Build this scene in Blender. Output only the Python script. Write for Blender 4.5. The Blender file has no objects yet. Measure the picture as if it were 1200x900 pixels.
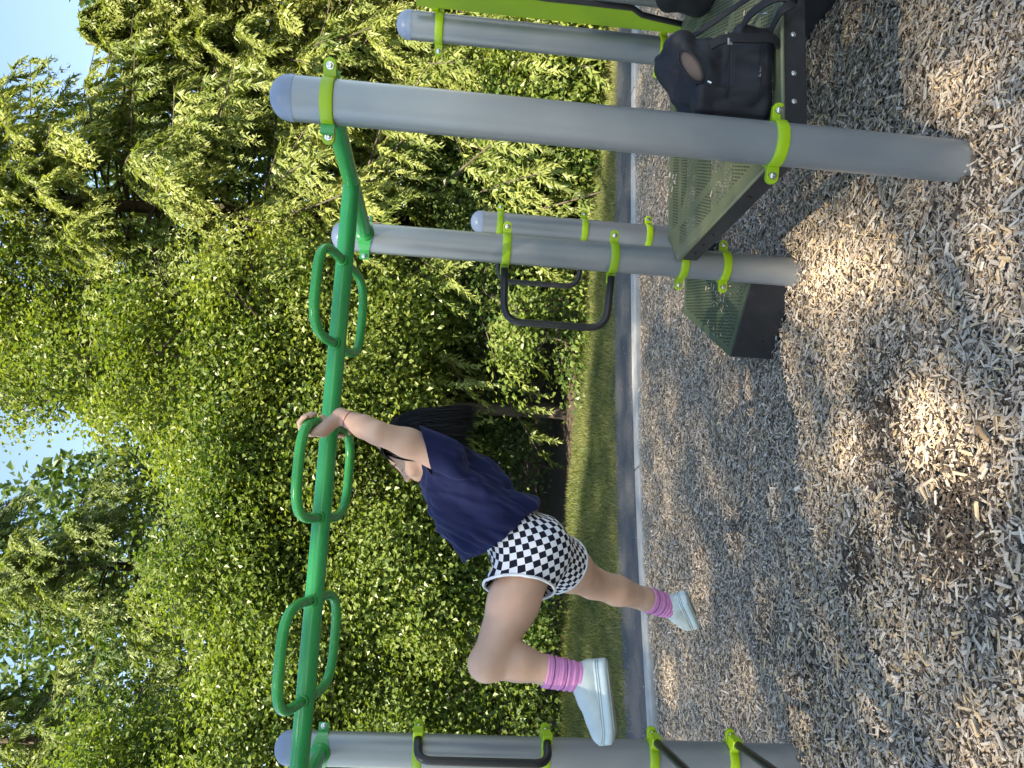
import bpy, bmesh, math, random
import numpy as np
from mathutils import Vector, Matrix

SC = bpy.context.scene
COL = SC.collection
rng = np.random.default_rng(7)
random.seed(7)

# ------------------------------------------------------------------ camera
# the photograph is stored lying on its side: the camera is held rolled by 90 degrees
FPX = 900.0                                   # focal length in pixels of the 1200 px wide photograph
PITCH, ROLL = math.radians(4.7), math.radians(3.8)
CAM = np.array([0.0, 0.0, 1.4])
FWD = np.array([0, math.cos(PITCH), -math.sin(PITCH)])
_R0 = np.array([1.0, 0, 0]); _D0 = np.array([0, -math.sin(PITCH), -math.cos(PITCH)])
DWN = math.cos(ROLL) * _D0 + math.sin(ROLL) * _R0
RGT = math.cos(ROLL) * _R0 - math.sin(ROLL) * _D0
def at(x, y, Y):                              # the point at distance Y in front of the camera that a photo pixel shows
    d = FWD + DWN * (x - 600) / FPX + RGT * (450 - y) / FPX
    return CAM + d * Y / d[1]
def onz(x, y, z=0.0):                         # the same, on the level z
    d = FWD + DWN * (x - 600) / FPX + RGT * (450 - y) / FPX
    return CAM + d * (z - CAM[2]) / d[2]

cam_d = bpy.data.cameras.new('camera'); cam = bpy.data.objects.new('camera', cam_d); COL.objects.link(cam)
cam_d.sensor_fit = 'HORIZONTAL'; cam_d.sensor_width = 36.0; cam_d.lens = 36.0 * FPX / 1200.0
cam_d.clip_start = 0.05; cam_d.clip_end = 3000.0
mw = Matrix.Identity(4)
for i in range(3):
    mw[i][0] = DWN[i]; mw[i][1] = RGT[i]; mw[i][2] = -FWD[i]; mw[i][3] = CAM[i]
cam.matrix_world = mw
SC.camera = cam

# ------------------------------------------------------------------ sky, sun, exposure
SUN_EL, SUN_AZ = math.radians(52.0), math.radians(208.0)     # azimuth clockwise from +Y: behind the camera, to the left
SUN = np.array([math.sin(SUN_AZ) * math.cos(SUN_EL), math.cos(SUN_AZ) * math.cos(SUN_EL), math.sin(SUN_EL)])
world = bpy.data.worlds.new('World'); SC.world = world; world.use_nodes = True
wn = world.node_tree; wn.nodes.clear()
sky = wn.nodes.new('ShaderNodeTexSky'); sky.sky_type = 'NISHITA'; sky.sun_disc = False
sky.sun_elevation = SUN_EL; sky.sun_rotation = SUN_AZ; sky.altitude = 60; sky.air_density = 1.0; sky.dust_density = 0.1; sky.ozone_density = 1.6
bg = wn.nodes.new('ShaderNodeBackground'); bg.inputs[1].default_value = 0.11
wo = wn.nodes.new('ShaderNodeOutputWorld')
wn.links.new(sky.outputs[0], bg.inputs[0]); wn.links.new(bg.outputs[0], wo.inputs[0])
sun_d = bpy.data.lights.new('sun', 'SUN'); sun_d.energy = 4.6; sun_d.angle = math.radians(0.53); sun_d.color = (1.0, 0.93, 0.80)
sun = bpy.data.objects.new('sun', sun_d); COL.objects.link(sun)
sun.rotation_euler = Vector(-SUN).to_track_quat('-Z', 'Y').to_euler(); sun.location = (0, -6, 12)
SC.view_settings.view_transform = 'Standard'; SC.view_settings.look = 'None'
SC.view_settings.exposure = 2.0; SC.view_settings.gamma = 1.0; SC.view_settings.use_white_balance = True; SC.view_settings.white_balance_temperature = 7350.0; SC.view_settings.white_balance_tint = 10.0; SC.view_settings.use_curve_mapping = False
SC.cycles.max_bounces = 6; SC.cycles.diffuse_bounces = 3; SC.cycles.glossy_bounces = 3
SC.cycles.transmission_bounces = 4; SC.cycles.transparent_max_bounces = 4

# ------------------------------------------------------------------ material helpers
def hexmix(a, b, t): return tuple(a[i] * (1 - t) + b[i] * t for i in range(3))
def mat(name, col, rough=0.6, metal=0.0, var=0.12, scale=18.0, bump=0.0, bscale=120.0, spec=0.5, coat=0.0, trans=0.0, coord='Object', stretch=None, wear=None):
    m = bpy.data.materials.new(name); m.use_nodes = True
    nt = m.node_tree; N = nt.nodes; L = nt.links; P = N['Principled BSDF']
    P.inputs['Roughness'].default_value = rough; P.inputs['Metallic'].default_value = metal
    P.inputs['Specular IOR Level'].default_value = spec; P.inputs['Coat Weight'].default_value = coat
    tc = N.new('ShaderNodeTexCoord'); src = tc.outputs[coord]
    if stretch:
        mp = N.new('ShaderNodeMapping'); mp.inputs['Scale'].default_value = stretch; L.new(src, mp.inputs[0]); src = mp.outputs[0]
    ns = N.new('ShaderNodeTexNoise'); ns.inputs['Scale'].default_value = scale; ns.inputs['Detail'].default_value = 6.0; L.new(src, ns.inputs['Vector'])
    rp = N.new('ShaderNodeValToRGB')
    rp.color_ramp.elements[0].position = 0.3; rp.color_ramp.elements[1].position = 0.7
    rp.color_ramp.elements[0].color = (*[c * (1 - var) for c in col], 1); rp.color_ramp.elements[1].color = (*[min(1, c * (1 + var)) for c in col], 1)
    L.new(ns.outputs['Fac'], rp.inputs[0]); out = rp.outputs[0]
    if wear:                                   # (colour, amount, scale): irregular scuffs and dust
        n2 = N.new('ShaderNodeTexNoise'); n2.inputs['Scale'].default_value = wear[2]; n2.inputs['Detail'].default_value = 8.0; n2.inputs['Roughness'].default_value = 0.7; L.new(src, n2.inputs['Vector'])
        r2 = N.new('ShaderNodeValToRGB'); r2.color_ramp.elements[0].position = 0.55; r2.color_ramp.elements[1].position = 0.8
        r2.color_ramp.elements[1].color = (wear[1], wear[1], wear[1], 1); L.new(n2.outputs['Fac'], r2.inputs[0])
        mx = N.new('ShaderNodeMixRGB'); L.new(r2.outputs[0], mx.inputs[0]); L.new(out, mx.inputs[1]); mx.inputs[2].default_value = (*wear[0], 1); out = mx.outputs[0]
        rr = N.new('ShaderNodeMath'); rr.operation = 'MULTIPLY_ADD'; L.new(r2.outputs[0], rr.inputs[0]); rr.inputs[1].default_value = 0.35; rr.inputs[2].default_value = rough; L.new(rr.outputs[0], P.inputs['Roughness'])
    L.new(out, P.inputs['Base Color'])
    if bump > 0:
        nb = N.new('ShaderNodeTexNoise'); nb.inputs['Scale'].default_value = bscale; nb.inputs['Detail'].default_value = 4.0; L.new(src, nb.inputs['Vector'])
        bp = N.new('ShaderNodeBump'); bp.inputs['Strength'].default_value = bump; bp.inputs['Distance'].default_value = 0.01; L.new(nb.outputs['Fac'], bp.inputs['Height']); L.new(bp.outputs[0], P.inputs['Normal'])
    return m
def leafmat(name, dark, light, rough=0.45, trans=0.35, tcol=None):
    # colour varies leaf by leaf through the 'tint' attribute; thin blades let some sunlight through
    m = bpy.data.materials.new(name); m.use_nodes = True
    nt = m.node_tree; N = nt.nodes; L = nt.links; P = N['Principled BSDF']; P.inputs['Roughness'].default_value = rough
    P.inputs['Specular IOR Level'].default_value = 0.35
    a = N.new('ShaderNodeAttribute'); a.attribute_name = 'tint'
    rp = N.new('ShaderNodeValToRGB'); rp.color_ramp.elements[0].color = (*dark, 1); rp.color_ramp.elements[1].color = (*light, 1)
    L.new(a.outputs['Fac'], rp.inputs[0]); L.new(rp.outputs[0], P.inputs['Base Color'])
    tr = N.new('ShaderNodeBsdfTranslucent')
    hs = N.new('ShaderNodeMixRGB'); hs.blend_type = 'MULTIPLY'; hs.inputs[0].default_value = 1.0; L.new(rp.outputs[0], hs.inputs[1]); hs.inputs[2].default_value = (*(tcol or (1.5, 1.6, 0.55)), 1)
    L.new(hs.outputs[0], tr.inputs['Color'])
    mx = N.new('ShaderNodeMixShader'); mx.inputs[0].default_value = trans
    L.new(P.outputs[0], mx.inputs[1]); L.new(tr.outputs[0], mx.inputs[2]); L.new(mx.outputs[0], N['Material Output'].inputs[0])
    return m
def tintmat(name, stops, rough=0.85, bump=0.0, bscale=60, stretch=(1, 1, 1)):
    # colour picked piece by piece along a ramp of real colours (attribute 'tint'), with fine grain on top
    m = bpy.data.materials.new(name); m.use_nodes = True
    nt = m.node_tree; N = nt.nodes; L = nt.links; P = N['Principled BSDF']; P.inputs['Roughness'].default_value = rough; P.inputs['Specular IOR Level'].default_value = 0.25
    a = N.new('ShaderNodeAttribute'); a.attribute_name = 'tint'
    rp = N.new('ShaderNodeValToRGB'); e = rp.color_ramp.elements
    e[0].position = stops[0][0]; e[0].color = (*stops[0][1], 1); e[1].position = stops[-1][0]; e[1].color = (*stops[-1][1], 1)
    for p, c in stops[1:-1]:
        k = e.new(p); k.color = (*c, 1)
    L.new(a.outputs['Fac'], rp.inputs[0])
    tc = N.new('ShaderNodeTexCoord'); ns = N.new('ShaderNodeTexNoise'); ns.inputs['Scale'].default_value = bscale; ns.inputs['Detail'].default_value = 3; L.new(tc.outputs['Object'], ns.inputs['Vector'])
    mr = N.new('ShaderNodeMapRange'); mr.inputs[3].default_value = 0.72; mr.inputs[4].default_value = 1.25; L.new(ns.outputs['Fac'], mr.inputs[0])
    mx = N.new('ShaderNodeMixRGB'); mx.blend_type = 'MULTIPLY'; mx.inputs[0].default_value = 1.0; L.new(rp.outputs[0], mx.inputs[1]); L.new(mr.outputs[0], mx.inputs[2]); L.new(mx.outputs[0], P.inputs['Base Color'])
    return m

M = {}
M['post'] = mat('post_grey_powder_coat', (0.25, 0.27, 0.29), 0.37, 0.5, 0.05, 3.0, 0.05, 500, wear=((0.33, 0.33, 0.33), 0.35, 9.0))
M['cap'] = mat('cap_blue_grey_plastic', (0.20, 0.25, 0.34), 0.38, 0.0, 0.06, 20)
M['green'] = mat('beam_green_powder_coat', (0.022, 0.32, 0.085), 0.22, 0.0, 0.07, 6.0, 0.04, 300, coat=0.15, wear=((0.05, 0.26, 0.11), 0.35, 26.0))
M['green_worn'] = mat('worn_green_powder_coat', (0.026, 0.33, 0.070), 0.26, 0.0, 0.10, 10.0, 0.05, 260, coat=0.1, wear=((0.12, 0.34, 0.16), 0.5, 40.0))
M['lime'] = mat('lime_powder_coat', (0.30, 0.47, 0.008), 0.36, 0.0, 0.06, 14, wear=((0.36, 0.45, 0.10), 0.35, 40.0))
M['panel'] = mat('lime_plastic_panel', (0.20, 0.33, 0.008), 0.45, 0.0, 0.05, 8, wear=((0.25, 0.33, 0.06), 0.3, 14.0))
M['steel'] = mat('bolt_steel', (0.62, 0.62, 0.60), 0.25, 1.0, 0.08, 60)
M['black'] = mat('black_rubberised_tube', (0.014, 0.014, 0.016), 0.38, 0.0, 0.15, 20, 0.05, 300)
M['blackworn'] = mat('worn_black_tube', (0.018, 0.017, 0.017), 0.40, 0.0, 0.15, 20, 0.05, 300, wear=((0.10, 0.075, 0.06), 0.7, 10.0))
M['deck'] = mat('deck_olive_pvc', (0.115, 0.128, 0.075), 0.42, 0.0, 0.10, 7, 0.06, 260, wear=((0.17, 0.17, 0.14), 0.45, 12.0))
M['step'] = mat('step_olive_pvc', (0.075, 0.097, 0.056), 0.5, 0.0, 0.12, 7, 0.06, 260, wear=((0.16, 0.15, 0.12), 0.5, 10.0))
M['skirt'] = mat('skirt_black_pvc', (0.012, 0.013, 0.017), 0.42, 0.0, 0.2, 12, 0.05, 200, wear=((0.05, 0.047, 0.045), 0.5, 15.0))
M['concrete'] = mat('kerb_concrete', (0.33, 0.33, 0.32), 0.85, 0.0, 0.14, 9, 0.25, 140, wear=((0.20, 0.19, 0.17), 0.6, 5.0))
M['asphalt'] = mat('path_asphalt', (0.075, 0.078, 0.085), 0.88, 0.0, 0.22, 60, 0.5, 300, wear=((0.13, 0.125, 0.12), 0.5, 3.0))
M['soil'] = mat('soil', (0.045, 0.032, 0.022), 0.95, 0.0, 0.35, 6, 0.6, 40)
M['bed'] = mat('bed_crumbled_wood', (0.17, 0.135, 0.10), 0.95, 0.0, 0.4, 40, 0.8, 150)
M['turf'] = mat('turf', (0.075, 0.085, 0.032), 0.95, 0.0, 0.35, 12, 0.6, 80, wear=((0.20, 0.17, 0.09), 0.6, 3.0))
M['bark'] = mat('bark', (0.075, 0.058, 0.045), 0.95, 0.0, 0.35, 10, 0.8, 40, stretch=(1, 1, 0.25))
M['palebark'] = mat('pale_bark', (0.23, 0.20, 0.16), 0.9, 0.0, 0.3, 8, 0.6, 30, stretch=(1, 1, 0.3))

# ------------------------------------------------------------------ mesh helpers
class MB:
    """collects shapes as numpy arrays; build() links them as one mesh object"""
    def __init__(s): s.v = []; s.f = {}; s.n = 0; s.t = []
    def add(s, v, f, tint=None):
        v = np.asarray(v, float).reshape(-1, 3)
        if isinstance(f, np.ndarray): fl = [f]
        else:
            d = {}
            for q in f: d.setdefault(len(q), []).append(q)
            fl = [np.array(x) for x in d.values()]
        for a in fl:
            if len(a): s.f.setdefault(a.shape[1], []).append(a + s.n)
        s.v.append(v); s.n += len(v)
        if tint is not None: s.t.append(np.broadcast_to(np.asarray(tint, float), (len(v),)))
        return s
    def box(s, c, half, ax=None, taper=1.0):
        c = np.asarray(c, float); ax = np.eye(3) if ax is None else np.asarray(ax)
        P = []
        for z in (-1, 1):
            k = 1.0 if z < 0 else taper
            for x, y in ((-1, -1), (1, -1), (1, 1), (-1, 1)):
                P.append(c + ax[0] * half[0] * x * k + ax[1] * half[1] * y * k + ax[2] * half[2] * z)
        return s.add(P, [(3, 2, 1, 0), (4, 5, 6, 7), (0, 1, 5, 4), (1, 2, 6, 5), (2, 3, 7, 6), (3, 0, 4, 7)])
    def prism(s, poly, z0, z1):
        n = len(poly); P = [(x, y, z0) for x, y in poly] + [(x, y, z1) for x, y in poly]
        return s.add(P, [tuple(range(n))[::-1], tuple(range(n, 2 * n))] + [(i, (i + 1) % n, n + (i + 1) % n, n + i) for i in range(n)])
    def tube(s, pts, rad, sides=12, caps=True, closed=False, roll=0.0, flat=1.0, ref=None):
        pts = np.asarray(pts, float); n = len(pts); rad = np.broadcast_to(np.asarray(rad, float), (n,))
        if closed: T = np.roll(pts, -1, 0) - np.roll(pts, 1, 0)
        else: T = np.gradient(pts, axis=0)
        T /= np.linalg.norm(T, axis=1, keepdims=True) + 1e-12
        a = np.asarray(ref, float) if ref is not None else (np.array([0, 0, 1.0]) if abs(T[0][2]) < 0.9 else np.array([1.0, 0, 0]))
        V = []; u = None
        for i in range(n):
            u = a - T[i] * (a @ T[i]) if u is None else u - T[i] * (u @ T[i])
            u /= np.linalg.norm(u) + 1e-12; w = np.cross(T[i], u)
            th = np.arange(sides) * 2 * math.pi / sides + roll
            V.append(pts[i] + rad[i] * (np.cos(th)[:, None] * u * flat + np.sin(th)[:, None] * w))
        V = np.concatenate(V); F = []
        m = n if closed else n - 1
        for i in range(m):
            j = (i + 1) % n
            for k in range(sides): F.append((i * sides + k, i * sides + (k + 1) % sides, j * sides + (k + 1) % sides, j * sides + k))
        if caps and not closed:
            F.append(tuple(range(sides))[::-1]); F.append(tuple((n - 1) * sides + k for k in range(sides)))
        return s.add(V, F)
    def lathe(s, c, prof, sides=24, ax=(0, 0, 1)):
        ax = np.asarray(ax, float); ax /= np.linalg.norm(ax)
        u = np.cross(ax, (1, 0, 0) if abs(ax[0]) < 0.9 else (0, 1, 0)); u /= np.linalg.norm(u); w = np.cross(ax, u)
        th = np.arange(sides) * 2 * math.pi / sides; V = []
        for r, h in prof: V.append(np.asarray(c) + ax * h + r * (np.cos(th)[:, None] * u + np.sin(th)[:, None] * w))
        n = len(prof); F = [(i * sides + k, i * sides + (k + 1) % sides, (i + 1) * sides + (k + 1) % sides, (i + 1) * sides + k) for i in range(n - 1) for k in range(sides)]
        F.append(tuple(range(sides))[::-1]); F.append(tuple((n - 1) * sides + k for k in range(sides)))
        return s.add(np.concatenate(V), F)
    def mesh(s, name, m=None, smooth=True):
        me = bpy.data.meshes.new(name); V = np.concatenate(s.v)
        me.vertices.add(len(V)); me.vertices.foreach_set('co', V.astype(np.float32).ravel())
        idx = []; starts = []; off = 0; tot = []
        for k, fs in s.f.items():
            a = np.concatenate(fs); idx.append(a.ravel()); starts.append(off + np.arange(len(a)) * k); off += a.size
        idx = np.concatenate(idx); starts = np.concatenate(starts)
        me.loops.add(len(idx)); me.loops.foreach_set('vertex_index', idx.astype(np.int32))
        me.polygons.add(len(starts)); me.polygons.foreach_set('loop_start', starts.astype(np.int32))
        me.polygons.foreach_set('use_smooth', np.full(len(starts), bool(smooth)))
        if s.t:
            a = me.attributes.new('tint', 'FLOAT', 'POINT'); a.data.foreach_set('value', np.concatenate(s.t).astype(np.float32))
        me.update(calc_edges=True); me.validate()
        if smooth == 'auto': me.set_sharp_from_angle(angle=math.radians(35))
        if m is not None: me.materials.append(m)
        return me
    def build(s, name, m, parent=None, smooth='auto'):
        return link(name, s.mesh(name, m, smooth), parent)
def link(name, data, parent=None, loc=None):
    o = bpy.data.objects.new(name, data); COL.objects.link(o)
    if loc is not None: o.location = loc
    if parent is not None:
        o.parent = parent; o.matrix_parent_inverse = parent_world(parent).inverted()
    return o
def parent_world(p):
    m = Matrix.LocRotScale(p.location, p.rotation_euler, p.scale)
    return (parent_world(p.parent) @ p.matrix_parent_inverse @ m) if p.parent else m
def tag(o, label=None, cat=None, group=None, kind=None):
    for k, v in (('label', label), ('category', cat), ('group', group), ('kind', kind)):
        if v: o[k] = v
    return o
def empty(name, loc, label, cat, group=None):
    o = bpy.data.objects.new(name, None); COL.objects.link(o); o.location = loc; o.empty_display_size = 0.2
    return tag(o, label, cat, group)
def unit(a): return a / (np.linalg.norm(a, axis=-1, keepdims=True) + 1e-12)
def nrm(v): v = np.asarray(v, float); return v / (np.linalg.norm(v) + 1e-12)
def bevel(o, w=0.003, seg=2, angle=40):
    b = o.modifiers.new('bevel', 'BEVEL'); b.width = w; b.segments = seg; b.limit_method = 'ANGLE'; b.angle_limit = math.radians(angle); b.harden_normals = False
    return o
def smoothpath(P, n=60, closed=False):
    """Catmull-Rom through the points"""
    P = np.asarray(P, float); k = len(P); out = []
    segs = k if closed else k - 1; per = max(2, n // segs)
    for i in range(segs):
        if closed: p = [P[(i + j) % k] for j in (-1, 0, 1, 2)]
        else: p = [P[max(0, i - 1)], P[i], P[i + 1], P[min(k - 1, i + 2)]]
        for t in np.arange(per) / per:
            out.append(0.5 * (2 * p[1] + (p[2] - p[0]) * t + (2 * p[0] - 5 * p[1] + 4 * p[2] - p[3]) * t * t + (3 * p[1] - p[0] - 3 * p[2] + p[3]) * t ** 3))
    if not closed: out.append(P[-1])
    return np.array(out)
def rounded(P, r, seg=6):
    """polyline with its inner corners rounded"""
    P = [np.asarray(p, float) for p in P]; out = [P[0]]
    for i in range(1, len(P) - 1):
        a, b, c = P[i - 1], P[i], P[i + 1]; rr = min(r, 0.45 * np.linalg.norm(a - b), 0.45 * np.linalg.norm(c - b))
        p0 = b + nrm(a - b) * rr; p2 = b + nrm(c - b) * rr
        for t in np.linspace(0, 1, seg): out.append((1 - t) ** 2 * p0 + 2 * t * (1 - t) * b + t * t * p2)
    out.append(P[-1]); return np.array(out)

# ================================================================== THE SETTING
def structure(o, kind='structure'): o['kind'] = kind; return o
def kerb_y(x):       # the near edge of the concrete edging, as a gentle curve
    xs = np.array([-9, -6.0, -4.0, -2.0, -1.56, -0.537, 0.716, 3.36, 5.5, 9.0]); ys = np.array([0.3, 2.1, 3.42, 4.55, 4.79, 5.28, 5.74, 6.45, 6.9, 7.4])
    return np.interp(x, xs, ys)
_xs = np.linspace(-9, 9, 121)
_k = np.convolve(np.pad(kerb_y(_xs), 4, mode='reflect', reflect_type='odd'), np.ones(9) / 9, 'valid')
def kerb(x): return np.interp(x, _xs, _k)
def ribbon(o0, o1, z0, z1=None, sub=1):
    """strip that follows the kerb line between two offsets, optionally with side faces down to z1"""
    mb = MB(); X = _xs; n = len(X)
    t = np.gradient(_k, X); nx, ny = -t / np.hypot(1, t), 1 / np.hypot(1, t)
    A = np.stack([X + nx * o0, _k + ny * o0, np.full(n, z0)], 1); B = np.stack([X + nx * o1, _k + ny * o1, np.full(n, z0)], 1)
    V = [A, B]; F = [(i, i + 1, n + i + 1, n + i) for i in range(n - 1)]
    if z1 is not None:
        A2 = A.copy(); A2[:, 2] = z1; B2 = B.copy(); B2[:, 2] = z1; V += [A2, B2]
        F += [(2 * n + i, 2 * n + i + 1, i + 1, i) for i in range(n - 1)] + [(n + i, n + i + 1, 3 * n + i + 1, 3 * n + i) for i in range(n - 1)]
    mb.add(np.concatenate(V), F); return mb

# ground sheet to the horizon, gently uneven near by
g = MB(); G = 400.0
edges = np.concatenate([[-G, -120, -50], np.linspace(-25, 25, 26), [50, 120, G]]); ne = len(edges)
gx, gy = np.meshgrid(edges, edges + 6.0)
gz = np.full(gx.shape, -0.03)
g.add(np.stack([gx, gy, gz], -1).reshape(-1, 3), np.array([(j * ne + i, j * ne + i + 1, (j + 1) * ne + i + 1, (j + 1) * ne + i) for j in range(ne - 1) for i in range(ne - 1)]))
structure(g.build('ground', M['soil']))

# mulch bed, path, edging, lawn
def chip_relief(x, y):
    heap = sum(np.exp(-((x - a) ** 2 + (y - b) ** 2) / .012) for a, b in ((.70, 2.03), (.527, 3.01), (-1.313, 2.719), (.835, 4.02)))
    return 0.030 * heap + 0.018 * np.sin(1.9 * x + 0.7 * y) * np.sin(1.3 * y - 0.5 * x + 1.0) + 0.012 * np.sin(4.3 * x + 2.1) * np.sin(3.7 * y + 0.6)
mb = MB(); nx_, ny_ = 90, 60
X = np.linspace(-8.8, 8.8, nx_); V = np.zeros((ny_, nx_, 3))
for j in range(ny_):
    t = j / (ny_ - 1); Y = -3.0 + (kerb(X) - 0.0 + 3.0) * t
    V[j, :, 0] = X; V[j, :, 1] = Y; V[j, :, 2] = 0.0 + chip_relief(X, Y) * np.clip((1 - t) * 12, 0, 1)
mb.add(V.reshape(-1, 3), np.array([(j * nx_ + i, j * nx_ + i + 1, (j + 1) * nx_ + i + 1, (j + 1) * nx_ + i) for j in range(ny_ - 1) for i in range(nx_ - 1)]))
chip_bed = structure(mb.build('wood_chip_bed', M['bed'], smooth=True))
kerb_o = structure(bevel(ribbon(0.0, 0.115, 0.045, -0.1).build('kerb', M['concrete'], smooth=False), 0.012, 2, 50))
structure(ribbon(0.115, 0.80, 0.012).build('path', M['asphalt'], smooth=True))
def lawn_far(x): return np.interp(x, [-9, -4.5, -3.46, -2.26, -1.34, 0.0, 1.4, 3.2, 6.0, 9.0], [6.7, 7.6, 7.95, 8.3, 8.38, 8.32, 8.3, 8.2, 8.3, 8.7]) + 0.05 * np.sin(x * 3.7) + 0.03 * np.sin(x * 9.1)
mb = MB(); X = np.linspace(-8.8, 8.8, 160); tt_ = np.gradient(kerb(X), X); near = kerb(X) + 0.80 * np.hypot(1, tt_); far_ = np.maximum(lawn_far(X), near + .1); n = len(X)
V = np.concatenate([np.stack([X, near + (far_ - near) * k / 6, np.full(n, 0.004)], 1) for k in range(7)])
mb.add(V, np.array([(k * n + i, k * n + i + 1, (k + 1) * n + i + 1, (k + 1) * n + i) for k in range(6) for i in range(n - 1)])); structure(mb.build('lawn', M['turf'], smooth=True))
# a joint cut across the edging where a dark crack line shows
for px, py in ((757, 555), (745, 100)):
    p = onz(px, py, 0.05); mbx = MB(); tt = nrm([1, (kerb(p[0] + .1) - kerb(p[0] - .1)) / .2, 0])
    q = np.array([p[0], kerb(p[0]) + 0.0575, 0.0]); nn = np.array([-tt[1], tt[0], 0])
    mbx.box(q + [0, 0, 0.0445], (0.003, 0.0585, 0.0025), (tt, nn, (0, 0, 1)))
    mbx.build('kerb_joint', M['skirt'], kerb_o, smooth=False)

# ---- wood chips
CHIP_STOPS = [(0.0, (0.050, 0.036, 0.027)), (0.10, (0.13, 0.10, 0.075)), (0.28, (0.33, 0.26, 0.195)), (0.55, (0.49, 0.41, 0.325)), (0.76, (0.66, 0.575, 0.47)), (0.88, (0.56, 0.41, 0.25)), (1.0, (0.64, 0.47, 0.27))]
M['chip'] = tintmat('wood_chip', CHIP_STOPS, 0.85, bscale=70)
def chip_verts(n, L, W, T, r):
    """n splintery chips: local corner points, centred"""
    s = np.array([[-1, -1, -1], [1, -1, -1], [1, 1, -1], [-1, 1, -1], [-1, -1, 1], [1, -1, 1], [1, 1, 1], [-1, 1, 1]], float)[None].repeat(n, 0)
    # ends broken off at an angle, one end narrower
    s[:, :, 0] *= 1 + 0.30 * r.standard_normal((n, 8)).clip(-1, 1) * 0.6
    s[:, :, 1] *= 1 + 0.25 * r.standard_normal((n, 8)).clip(-1.5, 1.5)
    nar = r.uniform(0.25, 1.0, n)
    s[:, [1, 2, 5, 6], 1] *= nar[:, None]
    s[:, 4:, :2] *= 0.92
    return s * np.stack([L, W, T], 1)[:, None, :] * 0.5
CHIP_F = np.array([(4, 5, 6, 7), (0, 1, 5, 4), (1, 2, 6, 5), (2, 3, 7, 6), (3, 0, 4, 7)])
def rotmats(yaw, pitch, roll):
    cy, sy, cp, sp, cr, sr = np.cos(yaw), np.sin(yaw), np.cos(pitch), np.sin(pitch), np.cos(roll), np.sin(roll)
    R = np.empty((len(yaw), 3, 3))
    R[:, 0] = np.stack([cy * cp, cy * sp * sr - sy * cr, cy * sp * cr + sy * sr], 1)
    R[:, 1] = np.stack([sy * cp, sy * sp * sr + cy * cr, sy * sp * cr - cy * sr], 1)
    R[:, 2] = np.stack([-sp, cp * sr, cp * cr], 1)
    return R
# damp brown patches where the bleached top layer has been scuffed away
SCUFF = [(onz(1035, 500)[:2], 0.16, 0.7), (onz(1130, 610)[:2], 0.17, 0.9), (onz(1010, 655)[:2], 0.10, 0.6), (onz(865, 620)[:2], .10, .5), (onz(1070, 585)[:2], .15, .55), (onz(955, 800)[:2], .12, .4), (onz(1000, 680)[:2], .08, .6), (onz(1150, 200)[:2], .1, .4), (onz(905,740)[:2], .14, .4)]
def fresh_amount(x, y):
    a = np.zeros_like(x)
    for c, rr, k in SCUFF: a = np.maximum(a, k * np.exp(-(((x - c[0]) / (rr * 1.2)) ** 2 + ((y - c[1]) / rr) ** 2)))
    return a
def chip_tint(x, y, n, r):
    low = 0.5 + 0.25 * np.sin(2.3 * x + 1.1 * y + .4) + 0.25 * np.sin(-1.7 * x + 2.9 * y)
    t = np.clip(r.normal(0.50, 0.15, n) + 0.05 * (low - .5), 0.12, 0.78)
    tan = r.random(n) < (0.17 + 0.14 * low); t[tan] = r.uniform(0.80, 1.0, tan.sum())
    dk = r.random(n) < 0.08; t[dk] = r.uniform(0.03, 0.25, dk.sum())
    s = r.random(n) < fresh_amount(x, y); t[s] = r.uniform(0.0, 0.14, s.sum())
    return t
def scatter_chips(n, xy, r, zlo, zhi, size=1.0, tilt=0.21):
    L = np.clip(r.lognormal(math.log(0.0205), 0.45, n), 0.008, 0.060) * size
    W = np.clip(r.lognormal(math.log(0.0052), 0.40, n), 0.0022, 0.014) * size; T = W * r.uniform(0.2, 0.55, n)
    P = chip_verts(n, L, W, T, r); R = rotmats(r.uniform(0, 2 * math.pi, n), r.normal(0, tilt, n), r.normal(0, tilt * 1.3, n))
    P = np.einsum('nij,nkj->nki', R, P); x, y = xy[:, 0], xy[:, 1]
    z = chip_relief(x, y) + r.uniform(zlo, zhi, n)
    P += np.stack([x, y, z], 1)[:, None]
    return P, chip_tint(x, y, n, r)
def in_view(x, y, marg): return (np.abs(x) < 0.5 * y + marg) & (y > 1.35) & (y < kerb(x) - 0.01)
cand = rng.uniform([-5.2, 1.3], [5.6, 7.2], (1150000, 2))
keep = in_view(cand[:, 0], cand[:, 1], 0.75)
keep &= rng.random(len(cand)) < np.clip(1.05 - 0.04 * cand[:, 1], 0.78, 1)
xy = cand[keep]; xy = xy[:245000]
P, tn = scatter_chips(len(xy), xy, rng, 0.002, 0.030)
sx = rng.uniform(-3.2, 4.5, 420); so_ = 0.115 + 0.62 * rng.random(420) ** 2.2; st = np.stack([sx, kerb(sx) + so_ * 1.06], 1)       # strays kicked onto the path
Ps, ts = scatter_chips(420, st, rng, 0, .001, .8, .05); Ps[:, :, 2] += 0.0165 - chip_relief(st[:, 0], st[:, 1])[:, None]; P = np.concatenate([P, Ps]); tn = np.concatenate([tn, ts]); xy = np.concatenate([xy, st])
mb = MB(); nr_ = xy[:, 1] < 2.9; k_ = int(nr_.sum()); mb.add(P[nr_].reshape(-1, 3), (np.arange(k_)[:, None, None] * 8 + CHIP_F[None, [0, 1, 3]]).reshape(-1, 4), np.repeat(tn[nr_], 8))
k_ = int((~nr_).sum()); mb.add(P[~nr_][:, 4:].reshape(-1, 3), np.arange(4 * k_).reshape(-1, 4), np.repeat(tn[~nr_], 4))
o = mb.build('wood_chip_mulch', M['chip'], smooth=False)
tag(o, 'bleached grey and tan wood chips covering the play area', 'wood chips', kind='stuff')
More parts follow.
